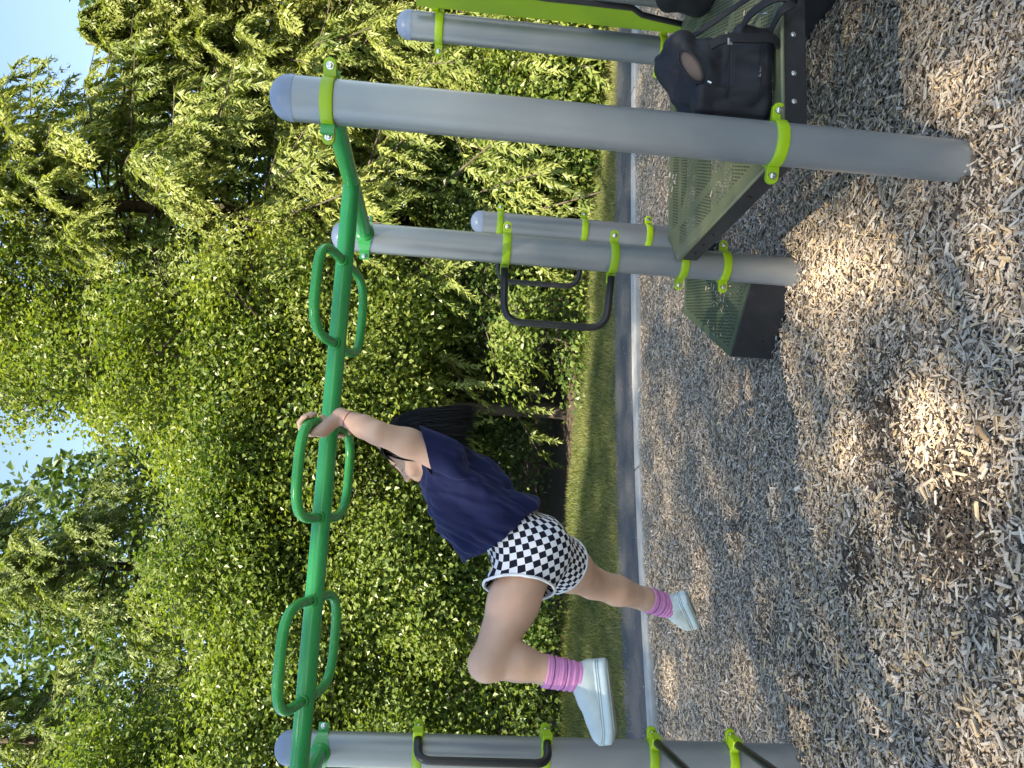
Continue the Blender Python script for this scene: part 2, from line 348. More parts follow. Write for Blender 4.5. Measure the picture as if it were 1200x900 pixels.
# the chips that lie uppermost nearest to the camera, one by one
protos = []
for k in range(14):
    r = np.random.default_rng(100 + k); P = chip_verts(1, np.array([0.033 * r.uniform(.75, 1.25)]), np.array([0.0070 * r.uniform(.7, 1.35)]), np.array([0.004]), r)[0]
    m = MB(); t = (0.45, 0.58, 0.66, 0.72, 0.55, 0.62, 0.86, 0.75, 0.93, 0.5, 0.3, 0.68, 0.6, 0.78)[k]
    m.add(P, np.vstack([CHIP_F, [(3, 2, 1, 0)]]), np.full(8, t)); protos.append(m.mesh('wood_chip', M['chip'], False))
k = 0
while k < 290:
    y = 1.55 + 1.5 * rng.random() ** 1.4; x = rng.uniform(-0.55 * y, 0.55 * y)
    if abs(x) > 0.5 * y + 0.05: continue
    if math.hypot(x - 0.7, y - 2.03) < 0.08: continue
    o = bpy.data.objects.new('wood_chip', protos[rng.integers(14)]); COL.objects.link(o)
    o.location = (x, y, chip_relief(x, y) + rng.uniform(0.034, 0.041)); o.rotation_euler = (rng.normal(0, .2), rng.normal(0, .14), rng.uniform(0, 6.28)); o.parent = chip_bed
    k += 1

# a short weathered stick on the chips
mb = MB(); sp_ = onz(1152, 508, 0.045); mb.tube(smoothpath([sp_ + [-.018, -.022, 0], sp_ + [-.004, -.006, .004], sp_ + [.016, .020, .001]], 10), [.006] * 4 + [.0075] * 3 + [.008] * 4, 8)
M['stick'] = mat('stick_bark', (0.34, 0.22, 0.12), .85, 0, .25, 60, .4, 200)
tag(mb.build('stick', M['stick'], smooth=True), 'short thick tan stick lying on the wood chips', 'stick')
# ---- grass blades on the lawn
def lawn_points(n, r):
    x = r.uniform(-6.5, 7.5, n); off = 0.745 + 3.5 * r.random(n); y = kerb(x) + off
    return np.stack([x, y], 1), off
xy, off = lawn_points(200000, rng); kk = (np.abs(xy[:, 0]) < 0.5 * xy[:, 1] + 1.2) & (xy[:, 1] < lawn_far(xy[:, 0]) + rng.normal(0, .06, len(xy))); xy, off = xy[kk], off[kk]; n = len(xy)
worn = np.clip(1.15 - (off - 0.8) / 0.35, 0, 1)                 # thin and dry along the path
kk = rng.random(n) > worn * 0.75; xy, off = xy[kk], off[kk]; n = len(xy)
yaw = rng.uniform(0, 2 * math.pi, n); h = rng.uniform(0.02, 0.055, n); lean = rng.normal(0, 0.02, (n, 2)); w = rng.uniform(0.002, 0.0045, n)
base = np.column_stack([xy, np.full(n, 0.003)]); side = np.column_stack([np.cos(yaw) * w, np.sin(yaw) * w, np.zeros(n)])
tip = base + np.column_stack([lean, h]); V = np.stack([base - side, base + side, tip], 1)
patch = 0.5 + 0.3 * np.sin(xy[:, 0] * 2.1 + 1) * np.sin(xy[:, 1] * 2.7) + 0.2 * np.sin(xy[:, 0] * 5.1 + xy[:, 1] * 3)
tn = np.clip(rng.normal(0.35, 0.18, n) + 0.25 * (patch - .5) + 0.35 * np.clip(1.4 - (off - .8) / .5, 0, 1), 0, 1)
M['grass'] = leafmat('grass_blade', (0.045, 0.085, 0.016), (0.25, 0.235, 0.080), 0.6, 0.3, (1.3, 1.3, 0.6))
mb = MB(); mb.add(V.reshape(-1, 3), np.arange(3 * n).reshape(-1, 3), np.repeat(tn, 3))
tag(mb.build('grass', M['grass'], smooth=False), 'short green grass strip between the path and the trees', 'grass', kind='stuff')

# ================================================================== PLAY STRUCTURE
RP = 0.0575                                                   # post radius
PB, PM, PL, PF, PK = (0.70, 2.03), (0.527, 3.01), (-1.313, 2.719), (1.45, 3.20), (0.835, 4.02)
PQ, PL2 = (1.64, 2.20), (-1.14, 1.74)
ZB = 1.755                                                     # level of the overhead beam
play = empty('play_structure', (0.0, 2.5, 0.0), 'grey post play structure with green overhead beam, green loops, perforated deck and step', 'play structure')
def post(p, h):
    mb = MB(); mb.lathe((p[0], p[1], -0.25), [(RP, 0), (RP, h + 0.25 - 0.045)], 40); o = mb.build('post', M['post'], play)
    hh = h - 0.045; prof = [(RP + 0.0012, hh - 0.012), (RP + 0.0014, hh), (RP + 0.0002, hh + 0.003)] + [(RP * math.cos(a) + 0.0002, hh + 0.004 + 0.048 * math.sin(a)) for a in np.linspace(0.08, 1.5, 9)]
    c = MB(); c.lathe((p[0], p[1], 0), prof, 40); c.build('post_cap', M['cap'], o)
    return o
posts = {k: post(p, h) for k, p, h in (('B', PB, 1.90), ('M', PM, 1.88), ('L', PL, 1.91), ('F', PF, 1.705), ('K', PK, 1.335), ('Q', PQ, 1.705), ('L2', PL2, 1.91))}
def bolt(mb, p, d, r=0.0075, h=0.005):
    mb.lathe(p, [(r * 1.35, 0), (r * 1.35, h * .25), (r, h * .3), (r, h * .75), (r * .75, h), (r * .35, h), (r * .3, h * .6)], 12, d)
def clamp(post_o, p, z, ang, m='lime', h=0.0165, ears=True, tilt=0.0):
    """two half shells round a post, flanged and bolted on both sides; ang = direction of the first flange"""
    mb = MB(); r0, r1 = RP + 0.0008, RP + 0.0065
    mb.lathe((p[0], p[1], z), [(r0, -h), (r1 - .001, -h), (r1, -h + .002), (r1, h - .002), (r1 - .001, h), (r0, h)], 40)
    bolts = []
    for s in (0, math.pi):
        a = ang + s; d = np.array([math.cos(a), math.sin(a), 0]); t = np.array([-d[1], d[0], 0])
        c = np.array([p[0], p[1], z]) + d * (r1 + 0.011)
        mb.box(c, (0.0165, 0.0085, h), (d, t, (0, 0, 1)))
        mb.lathe(c + d * .0165 - t * .0085, [(h, 0), (h, .017)], 14, t)
        bolts.append((c + d * 0.012 - t * 0.0087 * (1 if t @ np.array([0, 1, 0]) > 0 else -1), -t * (1 if t @ np.array([0, 1, 0]) > 0 else -1)))
    o = mb.build('clamp', M[m], post_o); bevel(o, 0.002, 2, 50)
    for p_, d_ in bolts: bm_ = MB(); bolt(bm_, p_, d_); bm_.build('bolt', M['steel'], post_o)
    return o
def faces_camera(p): return math.atan2(p[1], p[0])             # direction from camera to post in plan
def across(p): return faces_camera(p) + math.pi / 2
# ---- overhead beam with loops
BM = np.array([(PB[0] + PM[0]) / 2, (PB[1] + PM[1]) / 2, ZB]); BL = np.array([(PL[0] + PL2[0]) / 2, (PL[1] + PL2[1]) / 2, ZB])
bd = nrm(BL - BM); bn = np.array([bd[1], -bd[0], 0.0]); bn = bn if bn[1] < 0 else -bn          # bn: level, towards the camera
mb = MB(); mb.tube([BM - bd * 0.012, BL + bd * 0.012], 0.0275, 32)
beam = mb.build('overhead_beam', M['green'], play)
for (pa, pb, c) in ((PB, PM, BM), (PL2, PL, BL)):
    for p in (pa, pb):
        q = np.array([p[0], p[1], ZB]); d = nrm(q - c)
        mb = MB(); mb.tube([c + d * 0.004, q - d * (RP + 0.012)], 0.0262, 28); mb.build('yoke_arm', M['green'], beam)
        # green saddle plate at the post
        t = np.array([-d[1], d[0], 0]); mb = MB(); r1 = RP + 0.006
        th = np.linspace(-1.35, 1.35, 15)
        for k in range(14):
            a0, a1 = th[k], th[k + 1]; hz = [0.034 - 0.016 * min(1, abs(a) / 1.1) for a in (a0, a1)]
            pts = []
            for a, hh in ((a0, hz[0]), (a1, hz[1])):
                u = -d * math.cos(a) + t * math.sin(a)
                for rr in (RP + .0008, r1):
                    for zz in (-hh, hh): pts.append(q + u * rr + np.array([0, 0, zz]))
            mb.add(pts, [(2, 6, 7, 3), (0, 1, 5, 4), (1, 3, 7, 5), (0, 4, 6, 2), (0, 2, 3, 1), (4, 5, 7, 6)])
        for s in (-1, 1):
            c2 = q + t * s * (RP + 0.016); mb.box(c2 - d * 0.004, (0.006, 0.014, 0.0175), (d, t, (0, 0, 1)))
            bmx = MB(); bolt(bmx, c2 - d * 0.0102 + t * s * 0.004, -d); bmx.build('bolt', M['steel'], beam)
        mb.lathe(q - d * (RP + 0.002), [(0.036, 0), (0.034, 0.008), (0.0265, 0.014)], 16, -d)
        mb.build('saddle_bracket', M['green_worn'], beam)
        mb = MB(); mb.lathe((q[0], q[1], q[2]), [(RP + .0006, -.0155), (RP + .005, -.0155), (RP + .005, .0155), (RP + .0006, .0155)], 40)
        mb.build('saddle_strap', M['lime'] if p is PB else M['green_worn'], beam)
def beam_at_y(y):            # where along the beam (metres from its right end) the photo shows row y
    lo, hi = 0.0, 1.9
    for _ in range(50):
        s = (lo + hi) / 2; P_ = BM + bd * s - CAM; yy = 450 - FPX * (P_ @ RGT) / (P_ @ FWD)
        lo, hi = (s, hi) if yy < y else (lo, s)
    return s
TILT = math.radians(12)
LOOPS = []
for (ya, yb) in ((308, 404), (500, 606), (703, 819)):
    sa, sb = beam_at_y(ya), beam_at_y(yb); LOOPS.append((sa, sb))
    mb = MB()
    for s in (1, -1):
        d = bn * s * math.cos(TILT) + np.array([0, 0, math.sin(TILT) * s]); W = 0.215
        a, b = BM + bd * sa, BM + bd * sb
        th_ = np.linspace(0, math.pi, 26); hh = np.linalg.norm(b - a) / 2; ct, st = np.cos(th_), np.sin(th_)
        path = (a + b) / 2 - bd * (np.sign(ct) * np.abs(ct) ** .62 * hh * (1 + .16 * st))[:, None] + d * (W * st ** .62)[:, None]
        mb.tube(path, 0.0150, 12)
        for e in (a, b): mb.lathe(e + d * 0.0245, [(0.0205, 0), (0.0175, 0.004), (0.0152, 0.007)], 12, d)
    mb.build('grip_loop', M['green_worn'], beam, smooth=True)
# ---- clamps on posts
a_front = math.atan2(PM[1] - PB[1], PM[0] - PB[0])
clamp(posts['B'], PB, 0.560, across(PB) + 0.25, h=0.017)
clamp(posts['B'], PB, ZB + .001, across(PB) + 0.1, h=0.0168)
clamp(posts['M'], PM, 1.212, across(PM), h=0.0165); clamp(posts['M'], PM, 0.787, across(PM), h=0.0165)
clamp(posts['M'], PM, 0.335, across(PM) + .3, h=0.0165); clamp(posts['M'], PM, 0.505, across(PM) - .1, h=0.016)
clamp(posts['K'], PK, 1.190, across(PK) + 0.3, h=0.0165); clamp(posts['K'], PK, 0.745, across(PK) + .3, h=0.0165); clamp(posts['K'], PK, 0.40, across(PK) + .3)
clamp(posts['F'], PF, 1.535, across(PF) - .1, h=0.0165); clamp(posts['F'], PF, 0.60, across(PF)); clamp(posts['Q'], PQ, 0.56, 0.3)
# ---- black grab handles on the transfer posts
def grab(p, z1, z0, out, d, m, r=0.0145):
    d = nrm(np.array([d[0], d[1], 0.0])); q = np.array([p[0], p[1], 0])
    mb = MB(); a = q + d * (RP + 0.018)
    P_ = [a + [0, 0, z1], q + d * out + [0, 0, z1 - 0.01], q + d * out + [0, 0, z0 + 0.01], a + [0, 0, z0]]
    mb.tube(rounded(P_, 0.075, 9), r, 14)
    return mb.build('grab_handle', M[m], play, smooth=True)
left_dir = (-1.0, -0.05)
grab(PM, 1.212, 0.787, 0.285, left_dir, 'black'); grab(PK, 1.190, 0.745, 0.30, (-1, 0.0), 'blackworn')
# ---- left post: handle bowed towards the camera from its right side, and ladder rungs to the next post
rd = nrm(np.array([1.0, -0.25, 0])); fd = nrm(np.array([-0.15, -1.0, 0]))
for z in (1.425, 0.975, 0.585, 0.292):
    o = clamp(posts['L'], PL, z, across(PL) - 0.35, h=0.0165)
    c = np.array([PL[0], PL[1], z]) + rd * (RP + 0.028) + fd * 0.012
    mb = MB(); mb.box(c - rd * 0.012, (0.026, 0.020, 0.0165), (rd, np.cross((0, 0, 1), rd), (0, 0, 1)), 1.0); mb.box(c + fd * 0.022 + rd * 0.004, (0.019, 0.014, 0.018), (rd, fd, (0, 0, 1)))
    bevel(mb.build('rung_bracket', M['lime'], posts['L'], smooth=False), 0.004, 2)
s0 = np.array([PL[0], PL[1], 0]) + rd * (RP + 0.030) + fd * 0.03
P_ = [s0 + [0, 0, 1.425], s0 + fd * 0.10 - rd * 0.03 + [0, 0, 1.42], s0 + fd * 0.10 - rd * 0.03 + [0, 0, 0.98], s0 + [0, 0, 0.975]]
mb = MB(); mb.tube(rounded(P_, 0.05, 8), 0.0145, 14); mb.build('grab_handle', M['black'], play, smooth=True)
q2 = np.array([PL2[0], PL2[1], 0]) + rd * (RP + 0.03) - fd * 0.03
for z in (0.585, 0.292):
    mb = MB(); mb.tube([s0 + [0, 0, z], q2 + [0, 0, z]], 0.0145, 14); mb.build('rung', M['blackworn'], play, smooth=True)
# small round maker's emblem printed near the foot of the left post
mb = MB(); c0 = at(938, 888, PL[1] - RP); a0 = math.atan2(c0[1] - PL[1], c0[0] - PL[0])
for i, (hh, segs) in enumerate(((.006, 1), (.0105, 2), (.0125, 3), (.0125, 2), (.0105, 3), (.006, 1))):
    for s in range(segs):
        za = c0[2] - hh + 2 * hh * s / segs + .0008; zb = c0[2] - hh + 2 * hh * (s + 1) / segs - .0008
        a = a0 + (i - 2.5) * 0.075; q = []
        for aa, zz in ((a - .024, za), (a + .024, za), (a + .024, zb), (a - .024, zb)): q.append((PL[0] + (RP + .0006) * math.cos(aa), PL[1] + (RP + .0006) * math.sin(aa), zz))
        mb.add(q, [(0, 1, 2, 3)])
mb.build('emblem', M['black'], posts['L'], smooth=False)

# ---- deck and step of perforated sheet
def clip_poly(P_, poly):
    for i in range(len(poly)):
        a, b = poly[i], poly[(i + 1) % len(poly)]; n_ = (-(b[1] - a[1]), b[0] - a[0]); out = []
        for j in range(len(P_)):
            p, q = P_[j], P_[(j + 1) % len(P_)]
            dp = (p[0] - a[0]) * n_[0] + (p[1] - a[1]) * n_[1]; dq = (q[0] - a[0]) * n_[0] + (q[1] - a[1]) * n_[1]
            if dp >= 0: out.append(p)
            if (dp > 0) != (dq > 0) and abs(dp - dq) > 1e-12:
                t = dp / (dp - dq); out.append((p[0] + (q[0] - p[0]) * t, p[1] + (q[1] - p[1]) * t))
        P_ = out
        if len(P_) < 3: return []
    return P_
def perforated(poly, hole, pitch, rad, org, e1, e2, z):
    """sheet outlined by a convex polygon (local coordinates, counter-clockwise), holes where hole(a, b) says so"""
    mb = MB(); xs = [p[0] for p in poly]; ys = [p[1] for p in poly]
    rows = int(math.ceil((max(ys) - min(ys)) / pitch)); cols = int(math.ceil((max(xs) - min(xs)) / pitch)) + 1
    W = lambda a, b: (org[0] + e1[0] * a + e2[0] * b, org[1] + e1[1] * a + e2[1] * b, z)
    th = [(-3 + 2 * k) * math.pi / 8 - math.pi / 2 for k in range(8)]
    th = [math.radians(x) for x in (-112.5, -67.5, -22.5, 22.5, 67.5, 112.5, 157.5, 202.5)]
    for j in range(rows):
        run = None
        for i in range(cols):
            a0 = min(xs) + (i - (0.5 if j % 2 else 0.0)) * pitch; b0 = min(ys) + j * pitch
            sq = [(a0, b0), (a0 + pitch, b0), (a0 + pitch, b0 + pitch), (a0, b0 + pitch)]; ca, cb = a0 + pitch / 2, b0 + pitch / 2
            if hole(ca, cb):
                oc = [(ca + rad * math.cos(t), cb + rad * math.sin(t)) for t in th]
                mb.add([W(*p) for p in sq + oc], [(0, 1, 5, 4), (1, 2, 7, 6), (2, 3, 9, 8), (3, 0, 11, 10), (1, 6, 5), (2, 8, 7), (3, 10, 9), (0, 4, 11)])
            else:
                c = clip_poly(sq, poly)
                if len(c) >= 3: mb.add([W(*p) for p in c], [tuple(range(len(c)))])
    return mb
e2 = nrm(np.array([PM[0] - PB[0], PM[1] - PB[1]])); e1 = np.array([e2[1], -e2[0]])
S1, S2, ZD = 0.945, 0.995, 0.553; OV = 0.028
ch = 0.105
A0, A1, B0, B1 = -OV, S1 + OV, -OV, S2 + OV
dpoly = [(A0 + ch * .55, B0), (A1 - ch, B0), (A1, B0 + ch), (A1, B1 - ch), (A1 - ch, B1), (A0 + ch * 1.35, B1), (A0, B1 - ch * 1.35), (A0, B0 + ch * .55)]
def deck_hole(a, b):
    d = min(a - A0, A1 - a, b - B0, B1 - b); c2 = sorted([min(a - A0, A1 - a), min(b - B0, B1 - b)])
    if d < 0.052: return False
    if d < 0.128: return c2[1] > 0.155
    if d < 0.166: return False
    ca, cb = (A0 + A1) / 2, (B0 + B1) / 2; u, v = (a - ca) / (A1 - A0), (b - cb) / (B1 - B0)
    return abs(abs(u) - abs(v)) > 0.028 and c2[1] > 0.2
deck_sheet = perforated(dpoly, deck_hole, 0.0120, 0.0035, PB, e1, e2, ZD)
deck = deck_sheet.build('deck', M['deck'], play, smooth=False)
def rail(a, b, ztop, h, th, name, m, parent, inward):
    mb = MB(); a = np.asarray(a); b = np.asarray(b); d = nrm(b - a); nn = np.array([-d[1], d[0]]) * inward
    c = (a + b) / 2 + nn * th / 2
    mb.box((c[0], c[1], ztop - h / 2), (np.linalg.norm(b - a) / 2, th / 2, h / 2), (np.append(d, 0), np.append(nn, 0), (0, 0, 1)))
    return bevel(mb.build(name, m, parent, smooth=False), 0.004, 2)
Wd = lambda p: np.array(PB) + e1 * p[0] + e2 * p[1]
for i in range(8):
    a, b = Wd(dpoly[i]), Wd(dpoly[(i + 1) % 8])
    rail(a, b, ZD - 0.001, 0.072, 0.012, 'deck_skirt', M['skirt'], deck, 1)
# folded lip between sheet and skirt, bolts along the skirts
for i in range(8):
    a, b = Wd(dpoly[i]), Wd(dpoly[(i + 1) % 8]); mb = MB()
    mb.tube([np.append(a, ZD - 0.004), np.append(b, ZD - 0.004)], 0.006, 10); mb.build('deck_lip', M['deck'], deck, smooth=True)
for (i, ts) in ((0, (0.10, 0.2, 0.34, 0.52, 0.68)), (6, (0.10, 0.2, 0.32, 0.7, 0.9))):
    a, b = Wd(dpoly[i]), Wd(dpoly[(i + 1) % 8]); d = nrm(b - a); nn = np.array([d[1], -d[0]])
    for t in ts:
        p = a + (b - a) * t + nn * 0.0005; mb = MB(); bolt(mb, (p[0], p[1], ZD - 0.036), np.append(nn, 0), 0.006, 0.005); mb.build('bolt', M['steel'] if i == 0 else M['black'], deck)
# cross beam under the deck
for t in (0.33, 0.67):
    a, b = Wd((A0 + .015, B0 + (B1 - B0) * t)), Wd((A1 - .015, B0 + (B1 - B0) * t)); rail(a, b, ZD - 0.004, 0.05, 0.03, 'deck_joist', M['skirt'], deck, 1)
# dark panel added below the deck's far right side to deepen the shade there
for i in (2,):
    a, b = Wd(dpoly[i]), Wd(dpoly[(i + 1) % 8]); rail(a, b, ZD - 0.074, 0.46, 0.010, 'added_shade_panel', M['skirt'], deck, 1)
# unseen higher deck, panels and posts added at right to block sky light
ZD2 = 0.92; up2 = [(A1 + 0.19, B0), (A1 + 1.15, B0), (A1 + 1.15, B1), (A1 + 0.19, B1)]
mb = MB(); mb.prism([tuple(Wd(p)) for p in up2], ZD2 - 0.07, ZD2); bevel(mb.build('added_upper_deck', M['deck'], play, smooth=False), .006)
for i in (0, 1, 2):
    a, b = Wd(up2[i]), Wd(up2[(i + 1) % 4]); rail(a, b, ZD2 - 0.072, 0.83, 0.010, 'added_shade_panel', M['skirt'], deck, 1)
for p in up2: post(tuple(Wd((p[0] + (.03 if p[0] < A1 + .5 else -.03), p[1] + (.03 if p[1] < .5 else -.03)))), 1.705)
# transfer step
ZS = 0.200
sq = [onz(855, 418, ZS)[:2], np.array([PM[0] - .03, PM[1] + .03]), np.array([PK[0] - .02, PK[1] - .05]), onz(801, 367, ZS)[:2]]
so = sq[0]; se1 = nrm(sq[1] - sq[0]); se2 = np.array([-se1[1], se1[0]])
loc = [((p - so) @ se1, (p - so) @ se2) for p in sq]
def inset(poly, p):
    return min(((p[0] - a[0]) * -(b[1] - a[1]) + (p[1] - a[1]) * (b[0] - a[0])) / math.hypot(b[0] - a[0], b[1] - a[1]) for a, b in zip(poly, poly[1:] + poly[:1]))
step = perforated(loc, lambda a, b: inset(loc, (a, b)) > 0.035, 0.0165, 0.0046, so, se1, se2, ZS).build('step', M['step'], play, smooth=False)
for i in (0, 2, 3):
    a, b = sq[i], sq[(i + 1) % 4]; rail(a, b, ZS - 0.001, 0.196, 0.010, 'step_skirt', M['skirt'], step, 1)
mb = MB(); p = sq[0] + (sq[1] - sq[0]) * 0.22; dd = nrm(sq[1] - sq[0]); bolt(mb, (p[0], p[1] - .0005, 0.075), (dd[1], -dd[0], 0), .005, .004); mb.build('bolt', M['black'], step)
# the lime side panel behind the far post
def onplane(x, y, p0, nn):
    d = FWD + DWN * (x - 600) / FPX + RGT * (450 - y) / FPX
    return CAM + d * ((np.asarray(p0) - CAM) @ nn) / (d @ nn)
pd = nrm(np.array([PQ[0] - PF[0], PQ[1] - PF[1], 0])); pn = np.array([pd[1], -pd[0], 0]); pn = pn if pn[0] < 0 else -pn
p0 = np.array([PF[0], PF[1], 0]) + np.array([0.035, 0, 0])
outl = [(488, 4), (640, 20.5), (797, 37), (806, 30), (770, 22), (752, 17.5), (741, 9.5), (690, 3.5), (640, -1.5), (560, -14), (488, -30)]
poly = [onplane(x, y, p0, pn) for x, y in outl]; n = len(poly); th = 0.022
mb = MB(); V = [p + pn * th / 2 for p in poly] + [p - pn * th / 2 for p in poly]
mb.add(V, [tuple(range(n)), tuple(range(n, 2 * n))[::-1]] + [(i, n + i, n + (i + 1) % n, (i + 1) % n) for i in range(n)])
panel = mb.build('side_panel', M['panel'], play, smooth=False); 
mb = MB(); mb.tube([p + pn * 0.0 for p in poly[2:]], 0.0125, 8); mb.build('panel_edging', M['black'], panel, smooth=True)
mb = MB(); a = np.array([PF[0], PF[1], 1.552]) + np.array([0.05, -0.045, 0]); b = poly[0] * 0.8 + poly[2] * 0.2; b[2] = 1.562
mb.box((a + b) / 2, (np.linalg.norm(b - a) / 2 + .01, 0.004, 0.013), (nrm(b - a), nrm(np.cross((0, 0, 1), b - a)), (0, 0, 1))); mb.box(b, (.016, .006, .022), (pd, pn, (0, 0, 1)))
bevel(mb.build('panel_bracket', M['lime'], posts['F'], smooth=False), .002)
# loose chips that were kicked onto the step and the deck
ch_pts = []
r = np.random.default_rng(5)
for k in range(46):
    if k < 30:
        px = r.normal(846, 9); py = 334 + abs(r.normal(0, 15)); 
        if k > 21: px, py = r.uniform(822, 860), r.uniform(345, 395)
        z = ZS; p = onz(px, py, z)
        if inset(loc, ((p[:2] - so) @ se1, (p[:2] - so) @ se2)) < 0.012 or math.hypot(p[0] - PM[0], p[1] - PM[1]) < .07: continue
    else:
        px, py = [(786, 205), (790, 207), (793, 205), (791, 213), (789, 222), (788, 230), (834, 227), (852, 40), (861, 55), (792, 209), (874, 15), (787, 217)][(k - 30) % 12]
        z = ZD; p = onz(px + r.normal(0, .7), py, z)
    ch_pts.append((p, z))
for p, z in ch_pts:
    o = bpy.data.objects.new('loose_wood_chip', protos[r.integers(10)]); COL.objects.link(o)
    o.location = (p[0], p[1], z + 0.0030); o.rotation_euler = (r.normal(0, .03), r.normal(0, .02), r.uniform(0, 6.28)); s = r.uniform(.35, .6); o.scale = (s, s, s)
    if z == ZS: tag(o, 'pale loose wood chip lying on the olive perforated step', 'wood chip', 'loose chips on the step')
    else: tag(o, 'pale loose wood chip lying on the olive perforated deck', 'wood chip', 'loose chips on the deck')

# ================================================================== TREES
def leaf_mesh(mb, pos, nrmv, dirv, L, W, tint, fold=0.25):
    """rhombic leaves folded along the midrib"""
    d = dirv - nrmv * np.sum(dirv * nrmv, 1, keepdims=True); d = unit(d); s = np.cross(nrmv, d); n = len(pos)
    L = np.broadcast_to(L, (n,))[:, None]; W = np.broadcast_to(W, (n,))[:, None]
    V = np.stack([pos, pos + d * L * 0.45 + s * W * 0.5 + nrmv * W * fold, pos + d * L, pos + d * L * 0.45 - s * W * 0.5 + nrmv * W * fold], 1)
    mb.add(V.reshape(-1, 3), np.arange(4 * n).reshape(-1, 4), np.repeat(tint, 4))
def spray_mesh(mb, pos, nrmv, dirv, L, W, tint):
    """narrow pointed scale-leaf sprays"""
    d = dirv - nrmv * np.sum(dirv * nrmv, 1, keepdims=True); d = unit(d); s = np.cross(nrmv, d); n = len(pos)
    V = np.stack([pos - s * (W * .5)[:, None], pos + s * (W * .5)[:, None], pos + d * L[:, None]], 1)
    mb.add(V.reshape(-1, 3), np.arange(3 * n).reshape(-1, 3), np.repeat(tint, 3))
def limb_path(a, b, sag, r, n=6):
    t = np.linspace(0, 1, n)[:, None]; P_ = a + (b - a) * t; P_[:, 2] += np.sin(t[:, 0] * math.pi) * sag
    P_[1:-1] += r.normal(0, 0.03 * np.linalg.norm(b - a), (n - 2, 3)); return P_
SHIFT_B, SHIFT_C = np.array([0, -1.35, 0]), np.array([0, -0.9, 0])
def broadleaf(label, base, blobs, ncl, per, leaf=(0.062, 0.044), lm='leaf_bright', spread=0.30, seed=0, trunk_r=0.09, name='leafy_tree', cat='tree', bark='bark', group=None, tmean=0.5, flat=0.55, front=0.65, shell=(0.62, 1.0), twigs=True, droop=0.35, bough=0.16):
    r = np.random.default_rng(seed); base = np.asarray(base, float)
    base = base + SHIFT_B; blobs = [(tuple(np.array(c) + SHIFT_B), q) for c, q in blobs]; root = empty(name, base, label, cat, group)
    vol = np.array([b[1][0] * b[1][2] for b in blobs]); pick = r.choice(len(blobs), ncl, p=vol / vol.sum())
    C = np.array([b[0] for b in blobs])[pick]; Rr = np.array([b[1] for b in blobs])[pick]
    d = unit(r.standard_normal((ncl, 3))); fl = (d[:, 1] > 0) & (r.random(ncl) < front); d[fl, 1] *= -1
    k = shell[0] + (shell[1] - shell[0]) * r.random(ncl) ** 0.6
    cc = C + d * Rr * k[:, None]
    # boughs: clusters gather round some of the points, with hollows between
    nb_ = max(6, int(ncl * bough)); bc = cc[:nb_]; j = np.argmin(((cc[:, None] - bc[None]) ** 2).sum(-1), 1); cc = bc[j] + (cc - bc[j]) * 0.62; btint = r.normal(0, .13, nb_)[j]
    # ragged outline: push clusters in and out by a coarse wave
    cc += d * (0.30 * np.sin(cc[:, :1] * 3.6 + seed) * np.sin(cc[:, 2:] * 3.1 + seed * 2) + 0.12 * r.standard_normal((ncl, 1)))
    cc[:, 2] = np.maximum(cc[:, 2], 0.12)
    # trunk and limbs
    top = C[np.argmax(C[:, 2])] if len(blobs) > 1 else np.array(blobs[0][0])
    tmb = MB(); tp = smoothpath([base - [0, 0, .1], base + (top - base) * [0.15, 0.15, 0.35] + r.normal(0, .05, 3), base + (top - base) * [0.6, 0.6, 0.7], top + [0, 0, .3]], 18)
    tmb.tube(tp, np.linspace(trunk_r, trunk_r * 0.22, len(tp)), 8)
    nl = 9; ends = []
    for i in range(nl):
        b = cc[r.integers(ncl)]; a = tp[int(len(tp) * r.uniform(.25, .8))]; q = limb_path(a, a + (b - a) * 0.85, 0.15, r, 6)
        tmb.tube(q, np.linspace(trunk_r * .42, .012, 6), 6, caps=False); ends.append(q[2:])
    ends.append(tp[len(tp) // 3:]); ends = np.concatenate(ends)
    tmb.build('trunk', M[bark], root, smooth=True)
    if twigs:
        wmb = MB(); sel = r.permutation(ncl)[: min(ncl, 260)]
        for i in sel:
            j = np.argmin(np.linalg.norm(ends - cc[i], axis=1)); q = limb_path(ends[j], cc[i], .05, r, 4)
            wmb.tube(q, np.linspace(.011, .004, 4), 3, caps=False)
        wmb.build('branches', M[bark], root, smooth=True)['kind'] = 'stuff'
    # leaves: sprays around every cluster centre
    n = ncl * per; ci = np.repeat(np.arange(ncl), per)
    off = r.standard_normal((n, 3)) * spread * np.array([1, 1, flat]); out = d[ci]
    pos = cc[ci] + off; pos[:, 2] = np.maximum(pos[:, 2], 0.03)
    nv = unit(0.75 * np.array([0, 0, 1.0]) + 0.45 * out + 0.62 * r.standard_normal((n, 3)))
    dv = unit(out * 0.4 + r.standard_normal((n, 3)) + np.array([0, 0, -droop]))
    ctint = np.clip(r.normal(tmean, 0.12, ncl) + btint, 0, 1)[ci]
    tn = np.clip(ctint + r.normal(0, 0.16, n), 0, 1); sz = r.uniform(0.65, 1.25, n)
    mb = MB(); leaf_mesh(mb, pos, nv, dv, leaf[0] * sz, leaf[1] * sz, tn)
    mb.build('crown', M[lm], root, smooth=False)
    return root
